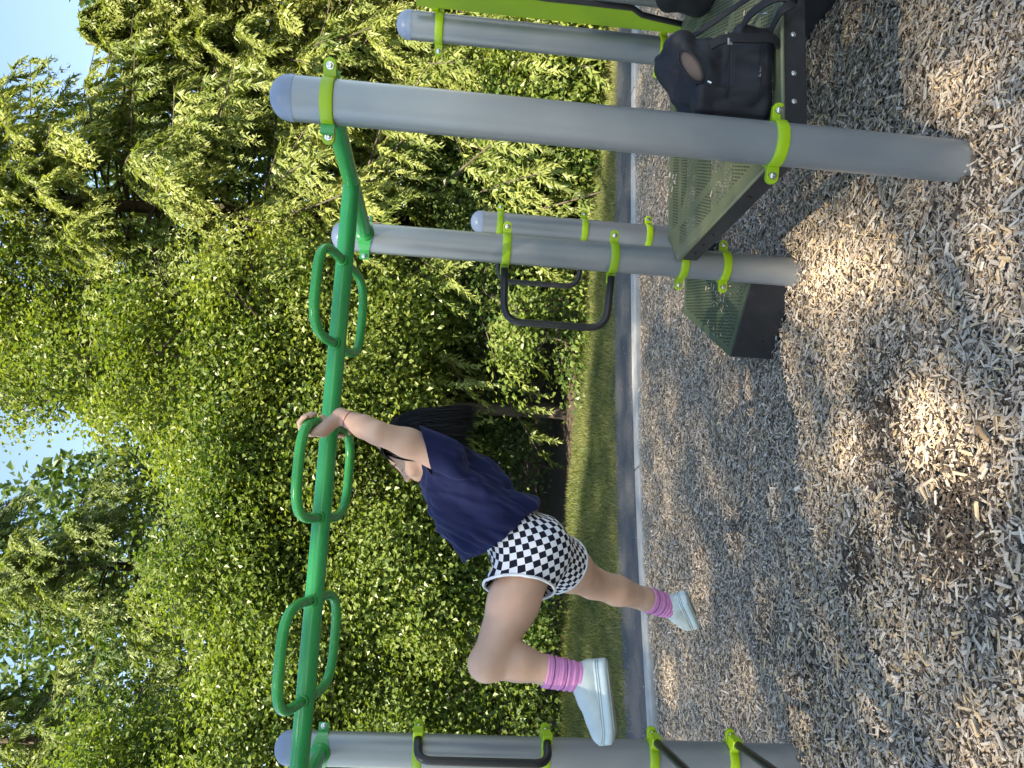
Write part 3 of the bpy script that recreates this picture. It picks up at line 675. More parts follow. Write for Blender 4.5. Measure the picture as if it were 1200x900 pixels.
def cedar(label, base, H, Lmax, nb, seed=0, lm='leaf_cedar', zlow=0.6, per=26, tmean=0.5, taper=0.8, trunk_r=0.16, group=None, back=0.35, step=0.088, nbl=15):
    r = np.random.default_rng(seed); base = np.asarray(base, float)
    base = base + SHIFT_C; root = empty('cedar_tree', base, label, 'tree', group)
    tp = np.stack([base + [0.08 * math.sin(z * .7), 0.05 * math.cos(z), z] for z in np.linspace(-.1, H, 16)])
    tmb = MB(); tmb.tube(tp, np.linspace(trunk_r, 0.012, 16), 9); tmb.build('trunk', M['bark'], root, smooth=True)
    bmb = MB(); POS, NV, DV, LL, TT = [], [], [], [], []
    for i in range(nb):
        h = zlow + (H - zlow) * (i + r.random()) / nb
        f = (1 - (h - zlow) / (H - zlow + 0.2)); L = Lmax * (f ** taper) * r.uniform(0.72, 1.12) + 0.18
        ph = r.uniform(0, 2 * math.pi)
        if math.sin(ph) > 0.25 and r.random() > back: ph = -ph
        D = np.array([math.cos(ph), math.sin(ph), 0]); S = np.array([-D[1], D[0], 0])
        s = np.linspace(0, 1, 12); rise = r.uniform(0.05, 0.25); dr = r.uniform(0.55, 0.85)
        bend = r.normal(0, .12) * s ** 2
        P_ = np.array([base[0], base[1], base[2] + h]) + D * (L * s)[:, None] + S * (L * bend)[:, None] + np.array([0, 0, 1.0]) * (L * (rise * s - dr * s ** 2 + 0.28 * s ** 3))[:, None]
        bmb.tube(P_, np.linspace(0.022 * (0.4 + f), 0.004, 12), 4, caps=False)
        bt = np.clip(r.normal(tmean, .15), 0, 1)
        for k in range(nbl):
            u = 0.18 + 0.82 * (k + r.random()) / nbl; j = u * 11; a = P_[int(j)] * (1 - j % 1) + P_[min(11, int(j) + 1)] * (j % 1)
            tdir = unit((P_[min(11, int(j) + 1)] - P_[int(min(10, j))])[None])[0]
            side = 1 if k % 2 else -1; bl = (0.28 + 0.42 * min(1.0, L / 2.0)) * (1.15 - 0.6 * u) * r.uniform(.7, 1.2)
            q = unit((tdir * r.uniform(.5, .9) + S * side * r.uniform(.5, .9) + np.array([0, 0, -r.uniform(.35, .8)]))[None])[0]
            m = int(per * 1.75); t = np.linspace(0.06, 1, m); bp = a + q * (bl * t)[:, None] + np.array([0, 0, -1.0]) * (0.35 * bl * t ** 2)[:, None]
            bq = unit(q + np.array([0, 0, -0.7]) * t[:, None])
            sd = np.cross(bq, np.array([0, 0, 1.0])); sd = unit(sd); up = unit(np.cross(sd, bq))
            alt = np.where(np.arange(m) % 2, 1, -1)[:, None]
            dv = unit(bq * 0.75 + sd * alt * r.uniform(.3, .9, (m, 1)) + np.array([0, 0, -0.30]) + 0.18 * r.standard_normal((m, 3)))
            POS.append(bp + 0.012 * r.standard_normal((m, 3))); DV.append(dv); NV.append(unit(up + 0.45 * r.standard_normal((m, 3))))
            LL.append(step * (1.25 - 0.6 * t) * r.uniform(.7, 1.3, m)); TT.append(np.clip(bt + 0.22 * (t - .4) + r.normal(0, .1, m), 0, 1))
    bmb.build('branches', M['bark'], root, smooth=True)['kind'] = 'stuff'
    LL = np.concatenate(LL); mb = MB(); spray_mesh(mb, np.concatenate(POS), np.concatenate(NV), np.concatenate(DV), LL, LL * 0.36, np.concatenate(TT))
    mb.build('crown', M[lm], root, smooth=False)
    return root
M['leaf_bright'] = leafmat('leaf_bright_green', (0.055, 0.105, 0.022), (0.240, 0.278, 0.066), 0.36, 0.40)
M['leaf_mid'] = leafmat('leaf_mid_green', (0.048, 0.098, 0.022), (0.200, 0.250, 0.062), 0.36, 0.40)
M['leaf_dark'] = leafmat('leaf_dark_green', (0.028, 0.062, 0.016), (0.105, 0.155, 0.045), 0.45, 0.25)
M['leaf_olive'] = leafmat('leaf_olive_green', (0.060, 0.072, 0.020), (0.150, 0.155, 0.040), 0.5, 0.25)
M['leaf_cedar'] = leafmat('cedar_spray_green', (0.070, 0.120, 0.028), (0.280, 0.310, 0.095), 0.42, 0.32)
M['leaf_cedar_dark'] = leafmat('cedar_spray_dark_green', (0.062, 0.112, 0.032), (0.245, 0.285, 0.100), 0.42, 0.32)

# conifers
cedar('tall cedar with drooping sprays, its crown behind the middle grey post', (2.05, 11.3, 0), 10.5, 3.2, 250, 1, per=34, tmean=.6)
cedar('shorter cedar behind the large front post, open sky above its tip', (4.05, 11.1, 0), 6.3, 2.8, 190, 2, per=34, tmean=.62)
cedar('slim cedar reaching up behind the child\'s raised arm', (0.15, 12.4, 0), 9.6, 2.5, 150, 3, per=28, zlow=1.5)
cedar('dark cedar behind the green beam loop nearest the left post', (-2.95, 12.4, 0), 9.6, 2.4, 130, 4, 'leaf_cedar_dark', per=28, zlow=1.5)
cedar('dark cedar at the far left behind the capped left post', (-5.4, 12.2, 0), 9.0, 2.4, 100, 5, 'leaf_cedar_dark', per=26, zlow=1.5)
cedar('cedar at the right edge of the view behind the shortest capped post', (6.7, 11.6, 0), 9.5, 2.9, 110, 6, per=28, tmean=.4)
# broadleaf trees and shrubs
broadleaf('bright leafy tree filling the view behind the hanging child', (-0.3, 10.6, 0), [((0.1, 10.0, 2.3), (1.2, .8, .75)), ((-0.9, 9.9, 2.45), (1.0, .8, .75)), ((-0.7, 10.0, 3.3), (1.2, .8, .9)), ((0.6, 10.2, 3.1), (.95, .8, .85)), ((-0.3, 10.3, 4.3), (1.1, .8, .8))], 345, 200, seed=11, droop=.3, spread=.21, flat=.7)
broadleaf('mid green leafy tree behind the raised knee', (-2.3, 10.5, 0), [((-2.2, 9.9, 1.7), (1.0, .8, .8)), ((-2.7, 9.9, 2.8), (1.0, .8, .9)), ((-1.8, 10.1, 3.5), (.9, .7, .8))], 255, 195, lm='leaf_mid', seed=12, spread=.21, flat=.7, tmean=.6)
broadleaf('mid green leafy tree behind the left post', (-4.2, 10.2, 0), [((-4.0, 9.7, 1.6), (1.1, .8, .9)), ((-4.3, 9.8, 3.0), (1.2, .8, 1.1)), ((-4.7, 9.9, 4.3), (1.1, .8, 1.0))], 240, 195, lm='leaf_mid', seed=13, spread=.22, flat=.7, tmean=.55)
broadleaf('airy tall birch with small leaves rising above the bright tree', (-0.3, 11.6, 0), [((0.0, 11.2, 5.4), (1.0, .9, 1.0)), ((-0.15, 11.3, 6.5), (.8, .8, .9)), ((0.75, 11.4, 6.9), (.7, .7, .8))], 190, 90, (0.065, 0.048), seed=14, spread=.22, trunk_r=.08, bark='palebark', shell=(.3, 1.0))
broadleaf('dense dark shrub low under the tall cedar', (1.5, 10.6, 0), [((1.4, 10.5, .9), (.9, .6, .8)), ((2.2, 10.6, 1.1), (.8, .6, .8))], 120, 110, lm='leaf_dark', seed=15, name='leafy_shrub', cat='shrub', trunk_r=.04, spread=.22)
broadleaf('leafy shrub low behind the black grab handles', (2.7, 9.7, 0), [((2.65, 9.6, .65), (.6, .5, .6)), ((3.3, 9.8, .9), (.6, .5, .7))], 110, 130, lm='leaf_bright', seed=16, name='leafy_shrub', cat='shrub', trunk_r=.04, spread=.2)
broadleaf('sunlit shrub at the right behind the front post', (4.6, 9.4, 0), [((4.5, 9.3, .85), (1.0, .6, .8)), ((5.4, 9.5, 1.1), (.9, .6, .9))], 150, 140, lm='leaf_bright', seed=17, name='leafy_shrub', cat='shrub', trunk_r=.04, tmean=.7, spread=.2)
broadleaf('olive leafed alder at the right edge with hanging branches', (5.4, 10.6, 0), [((5.1, 10.2, 3.4), (1.0, .8, 1.2)), ((5.35, 10.3, 5.0), (1.0, .8, 1.1)), ((5.2, 10.4, 6.3), (.75, .6, .8))], 240, 110, lm='leaf_olive', seed=18, droop=.9, spread=.22, flat=1.0)
broadleaf('small bramble shrub in the dark hollow under the bright tree', (0.75, 9.5, 0), [((0.75, 9.5, .45), (.55, .4, .45)), ((1.05, 9.9, 1.15), (.4, .4, .4))], 60, 75, lm='leaf_mid', seed=19, name='leafy_shrub', cat='shrub', trunk_r=.03, spread=.18)
broadleaf('leafy shrub low behind the pink sock and raised shoe', (-3.0, 9.6, 0), [((-2.9, 9.6, .55), (.8, .4, .55)), ((-3.8, 9.4, .6), (.8, .4, .6))], 110, 90, lm='leaf_mid', seed=20, name='leafy_shrub', cat='shrub', trunk_r=.03, spread=.2)
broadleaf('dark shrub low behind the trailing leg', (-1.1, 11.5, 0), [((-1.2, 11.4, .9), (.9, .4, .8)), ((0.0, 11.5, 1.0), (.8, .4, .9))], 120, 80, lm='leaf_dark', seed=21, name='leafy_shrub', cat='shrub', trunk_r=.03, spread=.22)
# the wood behind reads as one dark mass
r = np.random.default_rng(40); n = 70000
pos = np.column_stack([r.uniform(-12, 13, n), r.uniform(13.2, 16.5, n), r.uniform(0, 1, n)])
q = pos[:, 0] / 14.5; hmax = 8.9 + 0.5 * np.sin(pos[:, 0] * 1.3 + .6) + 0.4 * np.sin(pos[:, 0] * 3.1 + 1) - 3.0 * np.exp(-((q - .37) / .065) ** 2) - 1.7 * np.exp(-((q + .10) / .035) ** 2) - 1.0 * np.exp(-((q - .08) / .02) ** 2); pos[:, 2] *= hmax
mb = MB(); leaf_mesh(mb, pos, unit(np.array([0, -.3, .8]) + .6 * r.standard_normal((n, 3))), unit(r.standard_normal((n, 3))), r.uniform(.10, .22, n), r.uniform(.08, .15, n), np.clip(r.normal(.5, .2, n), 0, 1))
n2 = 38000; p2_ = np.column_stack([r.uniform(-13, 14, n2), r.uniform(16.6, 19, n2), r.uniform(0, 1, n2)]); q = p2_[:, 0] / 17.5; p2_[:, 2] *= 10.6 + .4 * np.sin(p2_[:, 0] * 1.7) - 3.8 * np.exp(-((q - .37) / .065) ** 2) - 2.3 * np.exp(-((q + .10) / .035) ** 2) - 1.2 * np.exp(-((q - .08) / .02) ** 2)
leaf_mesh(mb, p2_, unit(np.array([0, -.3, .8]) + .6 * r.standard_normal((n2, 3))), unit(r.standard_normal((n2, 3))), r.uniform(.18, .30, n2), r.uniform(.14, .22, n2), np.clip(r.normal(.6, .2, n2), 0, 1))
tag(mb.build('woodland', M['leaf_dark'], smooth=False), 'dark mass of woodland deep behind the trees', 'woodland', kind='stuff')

# the trees behind the camera that shade the play area, with gaps where sun flecks fall
FLECKS = [(onz(985, 325), .17, .25), (onz(1105, 510), .14, .13), (onz(825, 662), .05, .12), (onz(744, 432), .24, .15)]
r = np.random.default_rng(50); n = 56000
gpt = np.column_stack([r.uniform(-5.5, 6.5, n), r.uniform(-2.5, 8.6, n), np.zeros(n)])
yp = r.uniform(-12.5, -8.0, n); t = (gpt[:, 1] - yp) / -SUN[1]; pos = gpt + SUN * t[:, None]
edge = 7.50 + 0.07 * np.sin(gpt[:, 0] * 2.3) + 0.05 * np.sin(gpt[:, 0] * 6.1 + 1) - 0.35 * np.clip(gpt[:, 0] - 2.0, 0, 1) + 0.3 * np.clip(-gpt[:, 0] - 0.6, 0, 1) * (r.random(n) < .8)
ok = (gpt[:, 1] < edge) & (pos[:, 2] > 5.0)
for c, ra, rb in FLECKS:
    dd = ((gpt[:, 0] - c[0]) / ra) ** 2 + ((gpt[:, 1] - c[1]) / rb) ** 2
    ok &= (dd > r.uniform(.5, 1.9, n) * (1 + .5 * np.sin(gpt[:, 0] * 23 + gpt[:, 1] * 17))) | (r.random(n) < .08)
pos = pos[ok]; lowp = np.column_stack([r.uniform(-17, 11, 16000), r.uniform(-13, -9, 16000), r.uniform(1.2, 12, 16000)]); lg = lowp - SUN * (lowp[:, 2:] / SUN[2]); pos = np.concatenate([pos, lowp[(lg[:, 1] < 1.4)]]); n = len(pos)  # lowp: low leaves added to the unseen crowns to cut low sky light
L_ = r.uniform(.09, .155, n); nv = unit(SUN * .8 + .55 * r.standard_normal((n, 3))); dv = unit(r.standard_normal((n, 3))); tn = np.clip(r.normal(.45, .2, n), 0, 1)
cuts = np.array([-20, -12.0, -9.0, -6.0, -3.0, 8.0]); names = ['broad maple behind the camera, far left of the play area', 'maple behind the camera, second from the left', 'maple behind the camera, third from the left', 'maple behind the camera, left of the camera', 'maple behind the camera, nearest on the right']
for i in range(5):
    k = (pos[:, 0] >= cuts[i]) & (pos[:, 0] < cuts[i + 1])
    if k.sum() < 50: continue
    cx = float(np.mean(pos[k, 0])); root = empty('maple_tree', (cx, -10.2, 0), names[i], 'tree', 'maples behind the camera')
    tp = np.array([[cx + .1 * math.sin(z), -10.2 + .02 * z, z] for z in np.linspace(-.1, float(np.percentile(pos[k, 2], 85)), 12)]); tm = MB(); tm.tube(tp, np.linspace(.34, .05, 12), 10)
    q = pos[k][r.permutation(k.sum())[:14]]
    for b in q:
        a = tp[np.argmin(np.abs(tp[:, 2] - (b[2] - 1.2)))]; tm.tube(limb_path(a, b, .1, r, 5), np.linspace(.06, .015, 5), 5, caps=False)
    tm.build('trunk', M['bark'], root, smooth=True)
    mb = MB(); leaf_mesh(mb, pos[k], nv[k], dv[k], L_[k], L_[k] * .8, tn[k]); mb.build('crown', M['leaf_mid'], root, smooth=False)

# ================================================================== SOFT SHAPES (person, bags) grown from distance fields
import openvdb as vdb
from mathutils import noise as mnoise
class Field:
    def __init__(s, lo, hi, vox):
        s.lo = np.asarray(lo, float); s.vox = vox; s.n = np.ceil((np.asarray(hi, float) - s.lo) / vox).astype(int) + 1
        s.d = np.full(s.n, 0.05, np.float32)
    def _sub(s, lo, hi):
        a = np.maximum(0, np.floor((lo - s.lo) / s.vox).astype(int)); b = np.minimum(s.n, np.ceil((hi - s.lo) / s.vox).astype(int) + 1)
        if np.any(b <= a): return None, None
        g = np.stack(np.meshgrid(*[s.lo[i] + s.vox * np.arange(a[i], b[i]) for i in range(3)], indexing='ij'), -1).astype(np.float32)
        return (slice(a[0], b[0]), slice(a[1], b[1]), slice(a[2], b[2])), g
    def _put(s, sl, e, k, planes=(), g=None, sub=False):
        for p, nn in planes: e = np.maximum(e, (g - np.asarray(p, np.float32)) @ np.asarray(nn, np.float32))
        d = s.d[sl]
        if sub: s.d[sl] = np.maximum(d, -e) if k <= 0 else d + (np.maximum(k - np.abs(d + e), 0) ** 2) / (4 * k) + np.maximum(0, -e - d); return
        if k <= 0: s.d[sl] = np.minimum(d, e)
        else:
            h = np.maximum(k - np.abs(d - e), 0) / k; s.d[sl] = np.minimum(d, e) - h * h * k * 0.25
    def cone(s, a, b, ra, rb, k=0.02, planes=(), sub=False):
        a = np.asarray(a, float); b = np.asarray(b, float); m = max(ra, rb) + 0.05
        sl, g = s._sub(np.minimum(a, b) - m, np.maximum(a, b) + m)
        if sl is None: return
        ab = (b - a).astype(np.float32); t = np.clip(((g - a.astype(np.float32)) @ ab) / (ab @ ab + 1e-12), 0, 1)
        e = np.linalg.norm(g - a.astype(np.float32) - t[..., None] * ab, axis=-1) - (ra + (rb - ra) * t); s._put(sl, e, k, planes, g, sub)
    def chain(s, pts, rad, k=0.02, planes=()):
        for i in range(len(pts) - 1): s.cone(pts[i], pts[i + 1], rad[i], rad[i + 1], k, planes)
    def ell(s, c, ax, r, k=0.02, planes=(), sub=False):
        c = np.asarray(c, float); r = np.asarray(r, float); m = max(r) + 0.05; sl, g = s._sub(c - m, c + m)
        if sl is None: return
        q = (g - c.astype(np.float32)) @ np.asarray(ax, np.float32).T
        k0 = np.linalg.norm(q / r.astype(np.float32), axis=-1); k1 = np.linalg.norm(q / (r * r).astype(np.float32), axis=-1) + 1e-6
        s._put(sl, k0 * (k0 - 1) / k1, k, planes, g, sub)
    def box(s, c, ax, h, rr, k=0.02, planes=(), sub=False):
        c = np.asarray(c, float); h = np.asarray(h, float); m = np.linalg.norm(h) + 0.05; sl, g = s._sub(c - m, c + m)
        if sl is None: return
        q = np.abs((g - c.astype(np.float32)) @ np.asarray(ax, np.float32).T) - (h - rr).astype(np.float32)
        e = np.linalg.norm(np.maximum(q, 0), axis=-1) + np.minimum(q.max(-1), 0) - rr; s._put(sl, e, k, planes, g, sub)
    def econe(s, pts, fr, la, rf, rl, k=0.02, planes=()):
        """tube of elliptic section along a polyline: fr / la = section axes, rf / rl = radii at the points"""
        pts = [np.asarray(p, float) for p in pts]; m = max(max(rf), max(rl)) + 0.05
        sl, g = s._sub(np.min(pts, 0) - m, np.max(pts, 0) + m)
        if sl is None: return
        best = None
        for i in range(len(pts) - 1):
            a, b = pts[i].astype(np.float32), pts[i + 1].astype(np.float32); ab = b - a; t = np.clip(((g - a) @ ab) / (ab @ ab), 0, 1)
            q = g - a - t[..., None] * ab; u = q @ np.asarray(fr, np.float32); w = q @ np.asarray(la, np.float32); z = q @ nrm(ab).astype(np.float32)
            f_ = rf[i] + (rf[i + 1] - rf[i]) * t; l_ = rl[i] + (rl[i + 1] - rl[i]) * t
            e = (np.sqrt((u / f_) ** 2 + (w / l_) ** 2 + (z / np.minimum(f_, l_)) ** 2) - 1) * np.minimum(f_, l_)
            best = e if best is None else np.minimum(best, e)
        s._put(sl, best.astype(np.float32), k, planes, g)
    def mesh(s):
        g = vdb.FloatGrid(0.05); g.copyFromArray(np.ascontiguousarray(s.d)); p, q = g.convertToQuads(0.0)
        return s.lo + np.asarray(p, float) * s.vox, np.asarray(q).copy()
def vnormals(V, F):
    a = V[F[:, 0]]; n = np.cross(V[F[:, 2]] - a, V[F[:, 3]] - V[F[:, 1]]); N_ = np.zeros_like(V)
    for k in range(4): np.add.at(N_, F[:, k], n)
    return unit(N_)
def relax(V, F, it=2, lam=0.5):
    e = np.concatenate([F[:, [0, 1]], F[:, [1, 2]], F[:, [2, 3]], F[:, [3, 0]]]); n = len(V)
    for _ in range(it):
        S_ = np.zeros_like(V); c = np.zeros(n); np.add.at(S_, e[:, 0], V[e[:, 1]]); np.add.at(c, e[:, 0], 1); np.add.at(S_, e[:, 1], V[e[:, 0]]); np.add.at(c, e[:, 1], 1)
        V = V + lam * (S_ / np.maximum(c, 1)[:, None] - V)
    return V
def open_ends(V, F, planes, vox, reach=0.2):
    """take away the flat caps left where a cloth tube was cut, so that it stays an open tube"""
    a = V[F[:, 0]]; fn = unit(np.cross(V[F[:, 2]] - a, V[F[:, 3]] - V[F[:, 1]])); fc = V[F].mean(1); keep = np.ones(len(F), bool)
    for p, nn, rad in planes:
        p = np.asarray(p); nn = np.asarray(nn); keep &= ~((np.abs((fc - p) @ nn) < vox * 0.9) & (fn @ nn > 0.75) & (np.linalg.norm(fc - p, axis=1) < rad))
    return F[keep]
def compact(V, F):
    u, inv = np.unique(F, return_inverse=True); return V[u], inv.reshape(F.shape)
def boundary_loops(F):
    e = np.concatenate([F[:, [0, 1]], F[:, [1, 2]], F[:, [2, 3]], F[:, [3, 0]]]); key = np.sort(e, 1); u, inv, cnt = np.unique(key, axis=0, return_inverse=True, return_counts=True)
    be = e[cnt[inv.ravel()] == 1]; nx = {int(a): int(b) for a, b in be}; loops = []
    while nx:
        s0 = next(iter(nx)); L_ = [s0]; c = nx.pop(s0)
        while c in nx and c != s0: L_.append(c); c = nx.pop(c)
        if len(L_) > 12: loops.append(L_)
    return loops
def wave(V, comps):
    w = np.zeros(len(V))
    for kx, ky, kz, ph, am in comps: w += am * np.sin(V[:, 0] * kx + V[:, 1] * ky + V[:, 2] * kz + ph)
    return w
def cloth_obj(name, V, F, m, parent, thick=0.0025, uv=None):
    mb = MB(); mb.add(V, F); me = mb.mesh(name, m, True)
    if uv is not None:
        l = me.uv_layers.new(name='UVMap'); vi = np.empty(len(me.loops), np.int32); me.loops.foreach_get('vertex_index', vi); l.data.foreach_set('uv', uv[vi].astype(np.float32).ravel())
    o = link(name, me, parent)
    if thick:
        so_ = o.modifiers.new('thickness', 'SOLIDIFY'); so_.thickness = thick; so_.offset = -1.0
    return o

# ------------------------------------------------------------------ materials of the person and the bags
def skin_material():
    m = mat('skin', (0.58, 0.355, 0.255), 0.46, 0.0, 0.13, 9, 0.14, 700, wear=((0.56, 0.29, 0.215), 0.5, 14.0)); P = m.node_tree.nodes['Principled BSDF']
    P.inputs['Subsurface Weight'].default_value = 0.18; P.inputs['Subsurface Radius'].default_value = (0.012, 0.005, 0.003); P.inputs['Subsurface Scale'].default_value = 0.6
    return m
M['skin'] = skin_material()
M['lip'] = mat('lip', (0.36, 0.14, 0.12), 0.45, var=.05)
M['hair'] = mat('black_hair', (0.0055, 0.0045, 0.0045), 0.5, 0.0, 0.3, 40, spec=0.22)
M['shirt'] = mat('navy_cotton', (0.0075, 0.0115, 0.052), 0.80, 0.0, 0.10, 30, 0.12, 900, spec=0.2)
_p = M['shirt'].node_tree.nodes['Principled BSDF']; _p.inputs['Sheen Weight'].default_value = 0.2; _p.inputs['Sheen Roughness'].default_value = 0.45; _p.inputs['Sheen Tint'].default_value = (0.35, 0.40, 0.75, 1)
M['sock'] = mat('pink_sock', (0.68, 0.27, 0.52), 0.9, 0.0, 0.06, 60, 0.25, 1500, spec=.15)
M['sockline'] = mat('plum_sock_stripe', (0.10, 0.03, 0.13), 0.9, var=.1)
M['shoe'] = mat('mint_knit_shoe', (0.56, 0.62, 0.60), 0.85, 0.0, 0.06, 30, 0.25, 1200, spec=.2, wear=((0.36, 0.36, 0.32), .5, 18.0))
M['sole'] = mat('mint_foam_sole', (0.58, 0.68, 0.71), 0.6, 0.0, 0.04, 30, 0.1, 300)
M['outsole'] = mat('greyish_outsole', (0.30, 0.31, 0.29), 0.8, 0.0, 0.15, 30, 0.2, 300, wear=((0.22, 0.19, 0.15), .6, 20.0))
M['white'] = mat('white_trim', (0.66, 0.68, 0.72), 0.8, var=.04)
M['bracelet'] = mat('pink_band', (0.45, 0.10, 0.16), 0.5, var=.05)
M['bagnavy'] = mat('navy_nylon', (0.0055, 0.0068, 0.012), 0.6, 0.0, 0.2, 20, 0.2, 700, spec=.4)
M['bagblack'] = mat('black_nylon', (0.008, 0.008, 0.010), 0.6, 0.0, 0.2, 20, 0.2, 900, spec=.35)
M['lining'] = mat('brown_lining', (0.10, 0.072, 0.06), 0.8, var=.12)
def checker_material():
    m = bpy.data.materials.new('checked_cotton'); m.use_nodes = True; nt = m.node_tree; N = nt.nodes; L = nt.links; P = N['Principled BSDF']; P.inputs['Roughness'].default_value = .85; P.inputs['Specular IOR Level'].default_value = .2
    uvn = N.new('ShaderNodeTexCoord'); nz = N.new('ShaderNodeTexNoise'); nz.inputs['Scale'].default_value = 9; L.new(uvn.outputs['UV'], nz.inputs['Vector'])
    mx = N.new('ShaderNodeMixRGB'); mx.blend_type = 'ADD'; mx.inputs[0].default_value = 0.012; L.new(uvn.outputs['UV'], mx.inputs[1]); L.new(nz.outputs['Color'], mx.inputs[2])
    c = N.new('ShaderNodeTexChecker'); c.inputs['Scale'].default_value = 1.0; c.inputs['Color1'].default_value = (0.74, 0.74, 0.80, 1); c.inputs['Color2'].default_value = (0.010, 0.011, 0.022, 1)
    L.new(mx.outputs[0], c.inputs['Vector']); L.new(c.outputs['Color'], P.inputs['Base Color'])
    nb = N.new('ShaderNodeTexNoise'); nb.inputs['Scale'].default_value = 700; bp = N.new('ShaderNodeBump'); bp.inputs['Strength'].default_value = .1; bp.inputs['Distance'].default_value = .01
    L.new(uvn.outputs['Object'], nb.inputs['Vector']); L.new(nb.outputs['Fac'], bp.inputs['Height']); L.new(bp.outputs[0], P.inputs['Normal'])
    return m
M['check'] = checker_material()

# ================================================================== THE PERSON HANGING FROM THE MIDDLE LOOP
def fr3(f, u):           # frame rows: forward, left-right, up
    f = nrm(f); l = nrm(np.cross(u, f)); return np.array([f, l, np.cross(f, l)])
LAT = np.array([0, -1.0, 0])                                    # towards the camera: the person's left
hc = at(485, 523, 2.40); HF = fr3((-0.90, -0.10, 0.42), (0.42, 0.03, 0.91)); hf, hl, hu = HF
neck = at(517, 537, 2.40); shN = at(511, 530, 2.285); shF = at(504, 546, 2.515)
chest = at(545, 566, 2.395); waist = at(582, 606, 2.39); pelv = at(614, 638, 2.39)
sp = nrm(chest - pelv); tf = nrm(np.cross(sp, np.array([0, 1.0, 0]))); tf = tf if tf[0] < 0 else -tf     # torso front
TA = np.array([tf, np.array([0, 1.0, 0]), sp])
hipN = at(622, 654, 2.325); kneeN = at(574, 775, 2.20); ankN = at(676, 793, 2.21)
hipF = at(640, 650, 2.47); kneeF = at(694, 683, 2.70); ankF = at(781, 710, 2.84)
# hands: near one on the corner of the near grip of the middle loop, far one on the far grip
sa, sb = LOOPS[1]
def loop_at(th_, k):
    a, b = BM + bd * sa, BM + bd * sb; hh = np.linalg.norm(b - a) / 2; d = (bn * math.cos(TILT) + np.array([0, 0, math.sin(TILT)])) * k; ct, st = math.cos(th_), math.sin(th_)
    return (a + b) / 2 - bd * (math.copysign(abs(ct) ** .62, ct) * hh * (1 + .16 * st)) + d * (0.215 * st ** .62)
gN = loop_at(.62, 1); gF = loop_at(.22, -1); barN = loop_at(.50, 1) - loop_at(.75, 1); barF = loop_at(.14, -1) - loop_at(.30, -1)
wrN = at(399, 487, gN[1] + 0.035); elN = at(441, 507, 2.235)
wrF = gF + np.array([-0.005, 0.015, -0.078]); elF = (wrF + shF) / 2 + np.array([0.012, 0.03, 0.0])
person = empty('person', tuple(at(818, 720, 2.84)), 'child in navy shirt and checked shorts hanging by both hands from the middle green loop', 'person')
FB = Field((-1.05, 2.05, 0.42), (0.10, 2.98, 1.92), 0.0042)
# a plain slim core inside the clothes joins the limbs
FB.chain([neck - sp * .03, chest, waist, pelv], [0.045, 0.060, 0.060, 0.065], 0.02)
FB.cone(shN, shF, 0.044, 0.044, 0.02); FB.cone(hipN, hipF, 0.070, 0.070, 0.02)
FB.chain([neck - sp * .02, hc - hu * 0.055 - hf * 0.015], [0.043, 0.040], 0.025)
# arms
FB.chain([shN, shN * .5 + elN * .5, elN], [0.047, 0.041, 0.0335], 0.02); FB.chain([elN, elN * .65 + wrN * .35, wrN], [0.0335, 0.0335, 0.0215], 0.012)
FB.chain([shF, elF], [0.046, 0.035], 0.02); FB.chain([elF, elF * .65 + wrF * .35, wrF], [0.035, 0.034, 0.022], 0.012)
# legs
FB.chain([hipN, hipN * .55 + kneeN * .45, kneeN], [0.082, 0.072, 0.052], 0.03); FB.ell(kneeN + nrm(kneeN - hipN) * .012 + nrm(kneeN - ankN) * .012, np.eye(3), (0.046, 0.046, 0.046), 0.025)
cbN = nrm(np.cross(np.cross(kneeN - hipN, ankN - kneeN), ankN - kneeN)); cbN = cbN if cbN @ (hipN - kneeN) > 0 else -cbN
FB.chain([kneeN, kneeN * .68 + ankN * .32 + cbN * .010, kneeN * .3 + ankN * .7 + cbN * .002, ankN], [0.049, 0.0505, 0.039, 0.033], 0.02)
FB.chain([hipF, hipF * .5 + kneeF * .5, kneeF], [0.084, 0.073, 0.055], 0.03)
FB.chain([kneeF, kneeF * .68 + ankF * .32, kneeF * .3 + ankF * .7, ankF], [0.053, 0.0525, 0.040, 0.033], 0.02)
# head and face
FB.ell(hc, HF, (0.086, 0.069, 0.092), 0.015); FB.ell(hc - hf * 0.018 + hu * .012, HF, (0.080, 0.070, 0.082), 0.02)
FB.ell(hc + hf * 0.032 - hu * 0.052, HF, (0.050, 0.049, 0.050), 0.03); FB.ell(hc + hf * 0.058 - hu * 0.088, HF, (0.018, 0.020, 0.016), 0.02)
for s in (-1, 1):
    FB.ell(hc + hf * 0.062 + hl * s * 0.034 - hu * 0.030, HF, (0.022, 0.022, 0.020), 0.02)          # cheeks
    FB.ell(hc + hf * 0.084 + hl * s * 0.030 + hu * 0.002, HF, (0.012, 0.014, 0.008), 0.008, sub=True)  # eye sockets
    FB.ell(hc + hf * 0.071 + hl * s * 0.030 + hu * 0.001, HF, (0.0125, 0.0125, 0.0115), 0.004)          # closed lids
    FB.ell(hc + hl * s * 0.069 - hf * 0.010 - hu * 0.012, HF, (0.016, 0.007, 0.026), 0.006)          # ears
FB.cone(hc + hf * 0.083 - hu * 0.002, hc + hf * 0.099 - hu * 0.030, 0.005, 0.0085, 0.010); FB.ell(hc + hf * 0.094 - hu * .033, HF, (.009, .012, .007), .008)
FB.ell(hc + hf * 0.085 - hu * 0.052, HF, (0.0075, 0.018, 0.0055), 0.008); FB.ell(hc + hf * 0.082 - hu * 0.063, HF, (0.0075, 0.016, 0.0055), 0.008)
